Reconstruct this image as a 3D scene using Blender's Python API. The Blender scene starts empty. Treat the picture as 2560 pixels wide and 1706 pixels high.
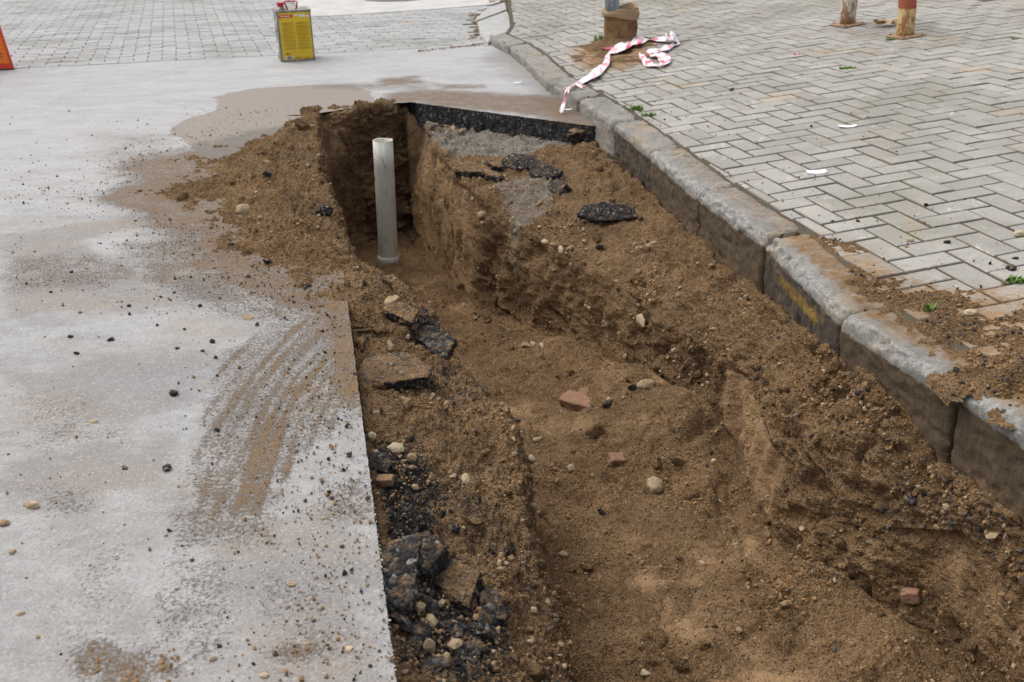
import bpy, bmesh, math, random
import numpy as np
from mathutils import Vector, Matrix, Euler
from mathutils.bvhtree import BVHTree

random.seed(7)
rng = np.random.default_rng(11)
C = bpy.context.scene.collection
R = math.radians

# ------------------------------------------------------------------ camera
F, PITCH, ROLL, HC = 2489.0, R(24.7), R(1.42), 1.10
K = 2560 / 2353.0                      # picture coordinates below are read on a 2353 px wide view


def ray(px, py):
    u, v = px * K - 1280, 853 - py * K
    cr, sr = math.cos(ROLL), math.sin(ROLL)
    u, v = cr * u + sr * v, -sr * u + cr * v
    c, s = math.cos(PITCH), math.sin(PITCH)
    return np.array([u, F * c + v * s, -F * s + v * c])


def G(px, py, z=0.0):
    d = ray(px, py)
    t = (z - HC) / d[2]
    return np.array([d[0] * t, d[1] * t, z])


PA, PB, PC = 0.0706425, 0.0076432, 0.0084581   # plane of the raised pavement


def swz(x, y):
    return PA * x + PB * y + PC


def SW(px, py, h=0.0):
    d = ray(px, py)
    t = (PC + h - HC) / (d[2] - PA * d[0] - PB * d[1])
    p = d * t
    p[2] += HC
    return p


# ------------------------------------------------------------------ noise
_g = np.array([[1, 1, 0], [-1, 1, 0], [1, -1, 0], [-1, -1, 0], [1, 0, 1], [-1, 0, 1], [1, 0, -1], [-1, 0, -1],
               [0, 1, 1], [0, -1, 1], [0, 1, -1], [0, -1, -1], [1, 1, 0], [-1, 1, 0], [0, -1, 1], [0, -1, -1]], np.float32)


def hsh(a, b, c):
    h = (a.astype(np.uint32) * np.uint32(374761393) + b.astype(np.uint32) * np.uint32(668265263)
         + c.astype(np.uint32) * np.uint32(2246822519))
    h = (h ^ (h >> np.uint32(13))) * np.uint32(1274126177)
    return h ^ (h >> np.uint32(16))


def perlin(P):
    P = np.asarray(P, np.float64)
    i = np.floor(P).astype(np.int64)
    f = (P - i).astype(np.float32)
    u = f * f * f * (f * (f * 6 - 15) + 10)
    out = 0
    for dx in (0, 1):
        wx = u[:, 0] if dx else 1 - u[:, 0]
        for dy in (0, 1):
            wy = u[:, 1] if dy else 1 - u[:, 1]
            for dz in (0, 1):
                wz = u[:, 2] if dz else 1 - u[:, 2]
                g = _g[hsh(i[:, 0] + dx, i[:, 1] + dy, i[:, 2] + dz) & np.uint32(15)]
                out = out + wx * wy * wz * (g[:, 0] * (f[:, 0] - dx) + g[:, 1] * (f[:, 1] - dy) + g[:, 2] * (f[:, 2] - dz))
    return out


def fbm(P, s, octv=3, seed=0.0, gain=0.5):
    P = np.asarray(P) * s + seed * 17.31
    a, o, n = 1.0, 0, 0
    for _ in range(octv):
        o = o + a * perlin(P)
        n += a
        a *= gain
        P = P * 2.03 + 5.7
    return o / n * 1.6


def worley(P, s, seed=0):
    P = np.asarray(P) * s + seed * 9.7
    i = np.floor(P).astype(np.int64)
    f = P - i
    d1 = np.full(len(P), 9.0)
    cid = np.zeros(len(P), np.uint32)
    for dx in (-1, 0, 1):
        for dy in (-1, 0, 1):
            for dz in (-1, 0, 1):
                h = hsh(i[:, 0] + dx, i[:, 1] + dy, i[:, 2] + dz)
                jx = (h & np.uint32(1023)) / 1023.0
                jy = ((h >> np.uint32(10)) & np.uint32(1023)) / 1023.0
                jz = ((h >> np.uint32(20)) & np.uint32(1023)) / 1023.0
                d = (dx + jx - f[:, 0]) ** 2 + (dy + jy - f[:, 1]) ** 2 + (dz + jz - f[:, 2]) ** 2
                m = d < d1
                d1 = np.where(m, d, d1)
                cid = np.where(m, h, cid)
    return np.sqrt(d1), (cid & np.uint32(255)) / 255.0


def sstep(a, b, x):
    t = np.clip((x - a) / (b - a), 0, 1)
    return t * t * (3 - 2 * t)


def polydist(X, Y, poly):
    """signed distance, positive inside"""
    poly = np.asarray(poly)
    n = len(poly)
    d = np.full(X.shape, 1e9)
    ins = np.zeros(X.shape, bool)
    for k in range(n):
        x1, y1 = poly[k][:2]
        x2, y2 = poly[(k + 1) % n][:2]
        ex, ey = x2 - x1, y2 - y1
        t = np.clip(((X - x1) * ex + (Y - y1) * ey) / (ex * ex + ey * ey + 1e-12), 0, 1)
        d = np.minimum(d, (X - x1 - t * ex) ** 2 + (Y - y1 - t * ey) ** 2)
        c = ((y1 > Y) != (y2 > Y)) & (X < (x2 - x1) * (Y - y1) / (y2 - y1 + 1e-12) + x1)
        ins ^= c
    d = np.sqrt(d)
    return np.where(ins, d, -d)


def gpoly(pts, z=0.0):
    return [G(x, y, z)[:2] for x, y in pts]


# ------------------------------------------------------------------ object helpers
def tag(o, label=None, cat=None, group=None, kind=None):
    if label: o['label'] = label
    if cat: o['category'] = cat
    if group: o['group'] = group
    if kind: o['kind'] = kind
    return o


def link(o, parent=None):
    C.objects.link(o)
    if parent is not None:
        o.parent = parent
    return o


def empty(name, loc, rz=0.0):
    o = bpy.data.objects.new(name, None)
    o.location = loc
    o.rotation_euler = (0, 0, rz)
    o.empty_display_size = 0.05
    return link(o)


def mesh_np(name, V, faces, mat=None, smooth=True, attrs=None, parent=None):
    """faces: list of int arrays (n,k)"""
    me = bpy.data.meshes.new(name)
    V = np.asarray(V, np.float32)
    me.vertices.add(len(V))
    me.vertices.foreach_set('co', V.ravel())
    faces = [np.asarray(f, np.int32) for f in faces if len(f)]
    idx = np.concatenate([f.ravel() for f in faces])
    cnt = np.concatenate([np.full(len(f), f.shape[1], np.int32) for f in faces])
    st = np.concatenate([[0], np.cumsum(cnt)[:-1]]).astype(np.int32)
    me.loops.add(len(idx))
    me.loops.foreach_set('vertex_index', idx)
    me.polygons.add(len(cnt))
    me.polygons.foreach_set('loop_start', st)
    me.polygons.foreach_set('loop_total', cnt)
    me.polygons.foreach_set('use_smooth', np.full(len(cnt), smooth))
    me.update(calc_edges=True)
    for k, a in (attrs or {}).items():
        a = np.asarray(a, np.float32)
        if a.ndim == 1:
            a = np.stack([a, a, a, np.ones_like(a)], 1)
        if a.shape[1] == 3:
            a = np.concatenate([a, np.ones((len(a), 1), np.float32)], 1)
        at = me.attributes.new(k, 'FLOAT_COLOR', 'POINT')
        at.data.foreach_set('color', a.ravel())
    if mat: me.materials.append(mat)
    o = bpy.data.objects.new(name, me)
    return link(o, parent)


def gridfaces(nr, nc, off=0):
    a = (np.arange(nr - 1)[:, None] * nc + np.arange(nc - 1)[None, :]).ravel() + off
    return np.stack([a, a + 1, a + nc + 1, a + nc], 1)


def bm_obj(name, bm, mat=None, parent=None, smooth=False):
    me = bpy.data.meshes.new(name)
    bmesh.ops.recalc_face_normals(bm, faces=bm.faces)
    bm.to_mesh(me)
    bm.free()
    if smooth:
        me.polygons.foreach_set('use_smooth', [True] * len(me.polygons))
    if mat: me.materials.append(mat)
    return link(bpy.data.objects.new(name, me), parent)


# ------------------------------------------------------------------ materials
class NT:
    def __init__(s, name):
        s.m = bpy.data.materials.new(name)
        s.m.use_nodes = True
        s.t = s.m.node_tree
        s.t.nodes.clear()
        s.out = s.n('ShaderNodeOutputMaterial')
        s.b = s.n('ShaderNodeBsdfPrincipled')
        s.b.inputs['Specular IOR Level'].default_value = 0.25
        s.l(s.b.outputs[0], s.out.inputs[0])
        s.co = s.n('ShaderNodeTexCoord').outputs['Object']

    def n(s, t, **kw):
        x = s.t.nodes.new(t)
        for k, v in kw.items(): setattr(x, k, v)
        return x

    def l(s, a, b): s.t.links.new(a, b)

    def setin(s, node, i, v):
        if hasattr(v, 'links') or isinstance(v, bpy.types.NodeSocket): s.l(v, node.inputs[i])
        else: node.inputs[i].default_value = v

    def noise(s, scale, detail=4, rough=0.55, dist=0.0, co=None, col=False):
        x = s.n('ShaderNodeTexNoise')
        x.inputs['Scale'].default_value = scale
        x.inputs['Detail'].default_value = detail
        x.inputs['Roughness'].default_value = rough
        x.inputs['Distortion'].default_value = dist
        s.l(co or s.co, x.inputs['Vector'])
        return x.outputs['Color' if col else 'Fac']

    def vor(s, scale, feat='F1', out='Distance', co=None):
        x = s.n('ShaderNodeTexVoronoi')
        x.feature = feat
        x.inputs['Scale'].default_value = scale
        s.l(co or s.co, x.inputs['Vector'])
        return x.outputs[out]

    def mapr(s, v, a, b, c=0.0, d=1.0, smooth=True):
        x = s.n('ShaderNodeMapRange')
        if smooth: x.interpolation_type = 'SMOOTHSTEP'
        s.setin(x, 0, v)
        for i, q in enumerate((a, b, c, d)): s.setin(x, i + 1, q)
        return x.outputs[0]

    def math(s, op, a, b=0.0, clamp=False):
        x = s.n('ShaderNodeMath', operation=op)
        x.use_clamp = clamp
        s.setin(x, 0, a)
        s.setin(x, 1, b)
        return x.outputs[0]

    def mix(s, f, a, b, mode='MIX'):
        x = s.n('ShaderNodeMix')
        x.data_type = 'RGBA'
        x.blend_type = mode
        s.setin(x, 0, f)
        for i, v in ((6, a), (7, b)):
            if not isinstance(v, bpy.types.NodeSocket) and len(v) == 3: v = (*v, 1)
            s.setin(x, i, v)
        return x.outputs[2]

    def attr(s, name):
        x = s.n('ShaderNodeAttribute')
        x.attribute_name = name
        sp = s.n('ShaderNodeSeparateColor')
        s.l(x.outputs['Color'], sp.inputs[0])
        return sp.outputs[0], sp.outputs[1], sp.outputs[2], x.outputs['Color']

    def obj_random(s):
        return s.n('ShaderNodeObjectInfo').outputs['Random']

    def scalevec(s, v, xyz):
        x = s.n('ShaderNodeVectorMath', operation='MULTIPLY')
        s.l(v, x.inputs[0])
        x.inputs[1].default_value = xyz
        return x.outputs[0]

    def bump(s, h, strength=0.5, dist=0.01, prev=None):
        x = s.n('ShaderNodeBump')
        x.inputs['Strength'].default_value = strength
        x.inputs['Distance'].default_value = dist
        s.l(h, x.inputs['Height'])
        if prev is not None: s.l(prev, x.inputs['Normal'])
        return x.outputs[0]

    def done(s, col, rough=0.9, nrm=None, metal=None, spec=None):
        s.setin(s.b, 'Base Color', (*col, 1) if isinstance(col, tuple) and len(col) == 3 else col)
        s.setin(s.b, 'Roughness', rough)
        if nrm is not None: s.l(nrm, s.b.inputs['Normal'])
        if metal is not None: s.setin(s.b, 'Metallic', metal)
        if spec is not None: s.setin(s.b, 'Specular IOR Level', spec)
        return s.m


SOIL_A, SOIL_B, SOIL_C = (.325, .203, .104), (.198, .120, .058), (.41, .277, .157)


def soil_colour(t):
    n1 = t.noise(7, 5, .6)
    n2 = t.noise(55, 4, .65)
    c = t.mix(t.mapr(n1, .3, .7), SOIL_B, SOIL_A)
    c = t.mix(t.mapr(n2, .45, .75, 0, .6), c, SOIL_C)
    c = t.mix(t.mapr(t.noise(120, 3, .7), .34, .5, .45, 0), c, (.105, .063, .030))
    c = t.mix(t.mapr(t.noise(2.2, 4, .6), .46, .66, 0, .6), c, (.165, .103, .054))
    return c


def mat_soil():
    t = NT('soil')
    r, g, b, _ = t.attr('mask')
    c = soil_colour(t)
    smooth = t.mapr(t.math('ADD', r, t.math('MULTIPLY', t.math('SUBTRACT', t.noise(14, 5, .65), .5), .9)), .35, .95)
    c = t.mix(t.math('MULTIPLY', smooth, .8), c, t.mix(t.noise(20, 5, .7), (.285, .180, .094), (.350, .226, .124)))
    # black grit and grey subbase mixed in where the road was broken
    v = t.vor(150, out='Color')
    sv = t.n('ShaderNodeSeparateColor'); t.l(v, sv.inputs[0])
    grit = t.math('MULTIPLY', t.mapr(sv.outputs[0], .45, .55), t.mapr(t.math('ADD', g, t.math('MULTIPLY', t.math('SUBTRACT', t.noise(18, 4), .5), .8)), .3, .75))
    c = t.mix(grit, c, t.mix(sv.outputs[1], (.018, .018, .02), (.10, .09, .08)))
    solid = t.mapr(t.math('ADD', g, t.math('MULTIPLY', t.math('SUBTRACT', t.noise(22, 4), .5), .9)), .78, 1.0)
    c = t.mix(t.math('MULTIPLY', solid, .85), c, (.022, .021, .023))
    dust = t.mapr(t.math('ADD', b, t.math('MULTIPLY', t.math('SUBTRACT', t.noise(25, 5, .7), .5), .8)), .35, .8)
    c = t.mix(dust, c, t.mix(t.noise(90, 3), (.25, .22, .18), (.40, .37, .32)))
    # single pale and dark grains
    sp = t.vor(210, out='Color')
    ss = t.n('ShaderNodeSeparateColor'); t.l(sp, ss.inputs[0])
    c = t.mix(t.mapr(ss.outputs[0], .972, .985, 0, .8), c, (.40, .32, .22))
    c = t.mix(t.mapr(ss.outputs[1], .975, .985, 0, .8), c, (.05, .042, .038))
    k = t.mapr(smooth, 0, 1, 1.0, .3)
    wco = t.n('ShaderNodeVectorMath', operation='ADD')
    wn = t.n('ShaderNodeVectorMath', operation='SCALE'); wn.inputs['Scale'].default_value = .004
    t.l(t.noise(45, 3, .6, col=True), wn.inputs[0]); t.l(t.co, wco.inputs[0]); t.l(wn.outputs[0], wco.inputs[1])
    h1 = t.math('MULTIPLY', t.math('SUBTRACT', 1.0, t.vor(85, co=wco.outputs[0])), k)
    h2 = t.math('MULTIPLY', t.math('ADD', t.noise(75, 5, .75), t.math('MULTIPLY', t.math('SUBTRACT', 1.0, t.vor(210, co=wco.outputs[0])), .45)), k)
    nrm = t.bump(h2, 1.0, .016, t.bump(h1, .9, .010))
    return t.done(c, .95, nrm, spec=.12)


def mat_crumb(name, cols, light=.0):
    t = NT(name)
    r, g, b, _ = t.attr('rnd')
    c = t.mix(r, cols[0], cols[1])
    c = t.mix(t.mapr(t.noise(160, 3), .5, .7, 0, .5), c, cols[2])
    return t.done(c, .92, t.bump(t.noise(300, 3), .4, .003), spec=.15)


def mat_road():
    t = NT('road_asphalt')
    r, g, b, _ = t.attr('mask')
    st = t.scalevec(t.co, (1.0, 1.9, 1.0))
    v = t.vor(185, out='Color')
    sv = t.n('ShaderNodeSeparateColor'); t.l(v, sv.inputs[0])
    n = t.noise(2.6, 7, .66, .4, co=st)
    nf = t.noise(34, 6, .74)
    nm = t.noise(9, 5, .7, co=st)
    f = t.math('ADD', t.math('MULTIPLY', g, .95), t.math('ADD', t.math('MULTIPLY', t.math('SUBTRACT', n, .46), 1.25), t.math('MULTIPLY', t.math('SUBTRACT', nm, .5), .9)))
    f = t.math('ADD', f, t.math('MULTIPLY', t.math('SUBTRACT', nf, .5), .95))
    damp = t.mapr(f, -.30, .82)
    pale = t.mix(nf, (.395, .396, .392), (.475, .475, .468))
    grey = t.mix(nf, (.200, .196, .195), (.275, .268, .262))
    c = t.mix(damp, pale, grey)
    # brown tint carried along by the water
    bt = t.mapr(t.math('ADD', t.noise(1.7, 6, .65, co=st), t.math('MULTIPLY', g, .16)), .52, .76, 0, .5)
    c = t.mix(t.math('MULTIPLY', bt, t.mapr(g, .0, .35, .2, 1)), c, (.30, .245, .185))
    # exposed aggregate
    c = t.mix(t.math('MULTIPLY', t.mapr(sv.outputs[1], .80, .98, 0, .26), t.mapr(damp, .1, .6)), c, (.56, .54, .50))
    c = t.mix(t.mapr(sv.outputs[2], .86, .99, 0, .30), c, (.15, .14, .135))
    c = t.mix(t.mapr(t.noise(70, 4, .75), .62, .74, 0, .30), c, (.20, .17, .14))
    c = t.mix(t.mapr(t.noise(190, 3, .8), .50, .66, 0, .34), c, (.17, .16, .15))
    c = t.mix(t.mapr(t.noise(230, 2, .8, dist=.5), .54, .68, 0, .30), c, (.62, .61, .59))
    # thin soil
    soil = t.mix(t.noise(75, 4, .7), (.180, .112, .056), (.290, .188, .100))
    fn = t.math('ADD', t.math('MULTIPLY', t.math('SUBTRACT', t.noise(120, 4, .8), .5), 2.2), t.math('MULTIPLY', t.math('SUBTRACT', t.noise(14, 5, .7), .5), .7))
    film = t.mapr(t.math('ADD', r, t.math('MULTIPLY', fn, t.mapr(r, .0, .25))), .25, .80)
    c = t.mix(t.math('MAXIMUM', film, t.math('MULTIPLY', r, .30)), c, soil)
    mud = t.mix(t.noise(16, 5, .6), (.215, .185, .158), (.285, .245, .205))
    mb = t.mapr(t.math('ADD', b, t.math('MULTIPLY', t.math('SUBTRACT', nf, .5), .4)), .2, .8)
    c = t.mix(mb, c, mud)
    h = t.math('ADD', t.vor(190), t.math('MULTIPLY', t.noise(60, 4), .6))
    nrm = t.bump(t.math('MULTIPLY', t.noise(110, 4, .7), film), .8, .010, t.bump(h, .30, .004))
    return t.done(c, t.mapr(mb, 0, 1, .85, .6), nrm, spec=.22)


def mat_asphalt(name='asphalt_broken', dust=.35):
    t = NT(name)
    t.co = t.n('ShaderNodeNewGeometry').outputs['Position']
    v = t.vor(125, out='Color')
    sv = t.n('ShaderNodeSeparateColor'); t.l(v, sv.inputs[0])
    c = t.mix(t.noise(30, 4, .7), (.013, .013, .015), (.050, .047, .048))
    c = t.mix(t.mapr(t.noise(17, 5, .7), .45, .68, 0, .55), c, (.095, .085, .075))
    c = t.mix(t.mapr(sv.outputs[0], .78, .9, 0, .7), c, t.mix(sv.outputs[1], (.09, .085, .08), (.24, .225, .20)))
    c = t.mix(t.mapr(sv.outputs[2], .965, .98), c, (.34, .32, .29))
    geo = t.n('ShaderNodeNewGeometry')
    sx = t.n('ShaderNodeSeparateXYZ'); t.l(geo.outputs['True Normal'], sx.inputs[0])
    lim = .1 if dust > .5 else .35
    top = t.math('MULTIPLY', t.mapr(sx.outputs[2], lim, lim + .35), t.mapr(t.noise(38, 5, .75), .30 if dust > .5 else .45, .55 if dust > .5 else .68))
    c = t.mix(t.math('MULTIPLY', top, .95), c, soil_colour(t))
    c = t.mix(t.mapr(t.noise(26, 5, .75), .62, .72, 0, .6), c, (.36, .345, .33))
    h = t.math('ADD', t.math('SUBTRACT', 1.0, t.vor(125)), t.math('MULTIPLY', t.noise(55, 5, .75), 1.6))
    return t.done(c, .8, t.bump(h, .9, .010), spec=.2)


def mat_kerb():
    t = NT('kerb_concrete')
    r, g, b, _ = t.attr('mask')
    n = t.noise(9, 6, .68)
    nf = t.noise(75, 6, .78)
    c = t.mix(t.mapr(n, .3, .7), (.225, .215, .195), (.345, .33, .30))
    c = t.mix(t.mapr(nf, .50, .68, 0, .6), c, (.48, .465, .43))
    c = t.mix(t.mapr(t.noise(26, 5, .75), .54, .68, 0, .65), c, (.115, .108, .10))
    c = t.mix(t.mapr(t.noise(4.5, 5, .65), .47, .66, 0, .65), c, (.36, .265, .15))
    # white worn patches
    c = t.mix(t.mapr(t.noise(13, 6, .8), .60, .68, 0, .7), c, (.55, .545, .53))
    # stained, once buried face
    st = t.scalevec(t.co, (22, 22, 4))
    str_ = t.noise(3, 5, .7, co=st)
    fs = t.mapr(t.math('ADD', r, t.math('ADD', t.math('MULTIPLY', t.math('SUBTRACT', t.noise(14, 6, .75), .5), 1.3), t.math('MULTIPLY', t.math('SUBTRACT', str_, .5), .5))), .38, .72)
    face = t.mix(t.mapr(str_, .3, .7), (.036, .029, .024), (.125, .096, .071))
    face = t.mix(t.mapr(t.obj_random(), .3, .7, 0, .45), face, (.150, .098, .044))
    face = t.mix(t.mapr(t.noise(10, 5, .75), .55, .68, 0, .7), face, (.20, .145, .085))
    face = t.mix(t.mapr(t.noise(9, 5, .75, co=st), .62, .70, 0, .65), face, (.36, .345, .325))
    face = t.mix(t.mapr(t.noise(40, 4, .7), .60, .70, 0, .4), face, (.19, .085, .06))
    c = t.mix(t.math('MULTIPLY', fs, .93), c, face)
    ar, _, _, _ = t.attr('arris')
    an = t.noise(60, 6, .8)
    worn = t.mix(t.mapr(an, .33, .62), (.15, .145, .135), (.47, .46, .435))
    c = t.mix(t.mapr(t.math('ADD', ar, t.math('MULTIPLY', t.math('SUBTRACT', t.noise(20, 5, .75), .5), 1.2)), .40, .95, 0, .7), c, worn)
    yel = t.mapr(t.math('ADD', g, t.math('MULTIPLY', t.math('SUBTRACT', t.noise(60, 5, .75), .5), 1.7)), .42, .9)
    c = t.mix(t.math('MULTIPLY', t.math('MULTIPLY', yel, .7), t.mapr(g, .02, .25)), c, (.33, .215, .035))
    soil = t.mapr(t.math('ADD', b, t.math('MULTIPLY', t.math('SUBTRACT', t.noise(30, 6, .8), .5), 1.5)), .38, .85)
    c = t.mix(soil, c, soil_colour(t))
    h = t.math('ADD', t.noise(110, 6, .78), t.math('MULTIPLY', t.noise(25, 4), 1.2))
    return t.done(c, .92, t.bump(h, .9, .008), spec=.12)


def mat_paver(name, base, red=True):
    t = NT(name)
    r, g, b, _ = t.attr('mask')    # r: per paver tone, g: red tint, b: soil
    c = t.mix(r, tuple(x * k for x, k in zip(base, (.84, .835, .82))), tuple(min(x * 1.09, 1) for x in base))
    n = t.noise(5, 5, .65)
    c = t.mix(t.mapr(n, .5, .75, 0, .6), c, (.47, .44, .385))
    c = t.mix(t.mapr(t.noise(1.7, 4, .6), .46, .66, 0, .6), c, tuple(x * k for x, k in zip(base, (.64, .62, .56))))
    c = t.mix(t.mapr(t.noise(19, 5, .75), .55, .70, 0, .5), c, tuple(x * .7 for x in base))
    c = t.mix(t.mapr(t.noise(60, 5, .75), .5, .7, 0, .35), c, tuple(x * .6 for x in base))
    c = t.mix(t.mapr(t.noise(2.7, 3, .5), .64, .72, 0, .4), c, (.42, .30, .17))
    c = t.mix(t.mapr(t.noise(11, 5, .75, dist=1.0), .60, .68, 0, .65), c, (.56, .55, .53))
    c = t.mix(t.math('MULTIPLY', g, .55), c, (.33, .20, .185))
    soil = t.mapr(t.math('ADD', b, t.math('MULTIPLY', t.math('SUBTRACT', t.noise(40, 5, .75), .5), 1.1)), .35, .85)
    c = t.mix(soil, c, soil_colour(t))
    v = t.vor(230, out='Color')
    sv = t.n('ShaderNodeSeparateColor'); t.l(v, sv.inputs[0])
    c = t.mix(t.mapr(sv.outputs[0], .93, .96, 0, .35), c, (.15, .145, .14))
    h = t.math('ADD', t.noise(120, 4, .7), t.math('MULTIPLY', t.noise(30, 3), 1.5))
    return t.done(c, .85, t.bump(h, .35, .004), spec=.2)


def mat_joint():
    t = NT('joint_sand')
    c = t.mix(t.noise(12, 4), (.046, .038, .029), (.135, .108, .077))
    c = t.mix(t.mapr(t.noise(2.3, 4), .55, .66, 0, .8), c, (.07, .095, .035))
    return t.done(c, .95, t.bump(t.noise(150, 4), .6, .006))


def mat_simple(name, c1, c2, rough=.6, scale=12, metal=0.0, spec=.3, bs=.1):
    t = NT(name)
    c = t.mix(t.mapr(t.noise(scale, 4, .6), .3, .7), c1, c2)
    return t.done(c, rough, t.bump(t.noise(scale * 8, 3), bs, .002), metal, spec)


def mat_rock(name, c1, c2, dirt=.5):
    t = NT(name)
    t.co = t.n('ShaderNodeNewGeometry').outputs['Position']
    c = t.mix(t.obj_random(), c1, c2)
    c = t.mix(t.mapr(t.noise(28, 5, .65), .45, .7, 0, .6), c, tuple(x * .6 for x in c1))
    c = t.mix(t.mapr(t.noise(60, 4, .75), .56, .72, 0, dirt), c, (.19, .115, .055))
    c = t.mix(t.math('MULTIPLY', t.mapr(t.noise(14, 5, .7), .46, .60), dirt), c, (.23, .148, .078))
    return t.done(c, .85, t.bump(t.noise(70, 5, .7), .5, .005), spec=.15)


M = {}
M['soil'] = mat_soil()
M['road'] = mat_road()
M['asphalt'] = mat_asphalt()
M['asphalt_dusty'] = mat_asphalt('asphalt_dusty', .75)
M['kerb'] = mat_kerb()
M['paver'] = mat_paver('pavement_block', (.348, .334, .300))
M['street'] = mat_paver('street_block', (.385, .389, .388))
M['joint'] = mat_joint()
M['crumb_soil'] = mat_crumb('soil_crumb', ((.22, .130, .061), (.345, .218, .112), (.27, .165, .08)))
M['crumb_dark'] = mat_crumb('asphalt_crumb', ((.022, .021, .022), (.12, .105, .095), (.045, .042, .042)))
M['crumb_pale'] = mat_crumb('gravel_grain', ((.25, .17, .095), (.44, .345, .225), (.30, .215, .13)))
M['crumb_grey'] = mat_crumb('concrete_chip', ((.34, .34, .33), (.56, .56, .54), (.45, .44, .43)))
M['pebble'] = mat_rock('pebble_stone', (.34, .255, .155), (.52, .43, .30), .45)
M['brick'] = mat_rock('brick_clay', (.245, .130, .085), (.30, .168, .112), 1.0)
M['concrete'] = mat_simple('pale_concrete', (.44, .43, .41), (.54, .525, .50), .9, 5, bs=.3)
M['ramp'] = mat_simple('worn_concrete', (.33, .325, .305), (.43, .425, .405), .9, 14, bs=.3)
M['white'] = mat_simple('white_paper', (.78, .78, .80), (.70, .70, .71), .7, 8)


# ------------------------------------------------------------------ trench profile in world metres
def tab(s):
    a = np.array(sorted(s, key=lambda q: q[0]), float)
    return a


LIP = tab([(5.5, -1.04, .0), (5.3, -1.0, .01), (4.69, -.90, .0), (4.13, -.795, .0), (3.75, -.67, -.02), (3.37, -.595, -.02),
           (3.17, -.55, -.03), (3.11, -.45, -.05), (3.0, -.336, -.08), (2.86, -.25, -.1), (2.645, -.187, -.12), (2.46, -.136, -.13),
           (2.34, -.058, -.15), (2.235, .0, -.17), (2.0, .016, -.18), (1.89, .018, -.2), (1.72, .038, -.22), (1.55, .066, -.25),
           (1.445, .086, -.28), (1.0, .16, -.3), (-3, 1.0, -.3)])
FLR = tab([(5.5, 0, -.75), (5.0, 0, -.74), (4.5, 0, -.72), (4.0, 0, -.67), (3.6, 0, -.615), (3.2, 0, -.565), (2.8, 0, -.535), (2.0, 0, -.52), (1.4, 0, -.52), (-3, 0, -.52)])
RB = tab([(5.5, -.49, 0), (5.35, -.48, 0), (4.9, -.36, 0), (4.56, -.275, 0), (4.23, -.165, 0), (3.95, .03, 0), (3.75, .14, 0), (3.5, .34, 0), (3.1, .53, 0), (2.85, .64, 0),
          (2.68, .70, 0), (2.3, .675, 0), (2.05, .725, 0), (1.92, .83, 0), (1.78, .945, 0), (1.4, 1.03, 0), (1.0, 1.15, 0), (-3, 2.0, 0)])
RT = tab([(5.5, -.455, -.115), (5.35, -.45, -.115), (4.9, -.337, -.115), (4.56, -.258, -.115), (4.23, -.13, -.15), (3.95, .07, -.22), (3.75, .20, -.26), (3.5, .385, -.27), (3.1, .565, -.30), (2.85, .665, -.30),
          (2.68, .716, -.27), (2.3, .69, -.27), (2.05, .775, -.33), (1.92, .875, -.29), (1.78, .968, -.20), (1.4, 1.05, -.19), (1.0, 1.17, -.19), (-3, 2.02, -.19)])
KF = tab([(7.608, -.12, 0), (6.968, .015, 0), (6.365, .12, 0), (5.727, .247, 0), (5.217, .36, -.05), (4.928, .423, -.085), (4.619, .49, -.098), (4.075, .575, -.085), (3.491, .675, -.105),
          (3.104, .755, -.115), (2.903, .79, -.10), (2.378, .836, -.04), (2.199, .872, -.02), (2.046, .915, -.035), (1.917, .955, -.125), (1.685, 1.018, -.10), (1.45, 1.08, -.1), (.95, 1.2, -.1), (.45, 1.32, -.1), (-3, 2.1, -.1)])


def ti(t, y, k):
    return np.interp(y, t[:, 0], t[:, k])


def cutx(y):      # straight saw cut of the road, near part
    return -.5208 + (2.9263 - y) * .1878


OUT = tab([(5.6, -1.12, 0), (5.3, -1.1, 0), (5.0, -1.2, 0), (4.7, -1.45, 0), (4.4, -1.62, 0), (4.1, -1.55, 0), (3.85, -1.62, 0), (3.65, -1.30, 0), (3.4, -1.12, 0), (3.2, -1.04, 0), (3.05, -.95, 0), (2.9, -.88, 0), (2.75, -.72, 0), (2.6, -.52, 0)])
YE = 5.36


def far_edge(x):   # far cut edge of the road
    return np.interp(x, [-1.25, -1.03, -.73, -.53, .42], [5.33, 5.37, 5.585, 5.62, 4.91])


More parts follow.
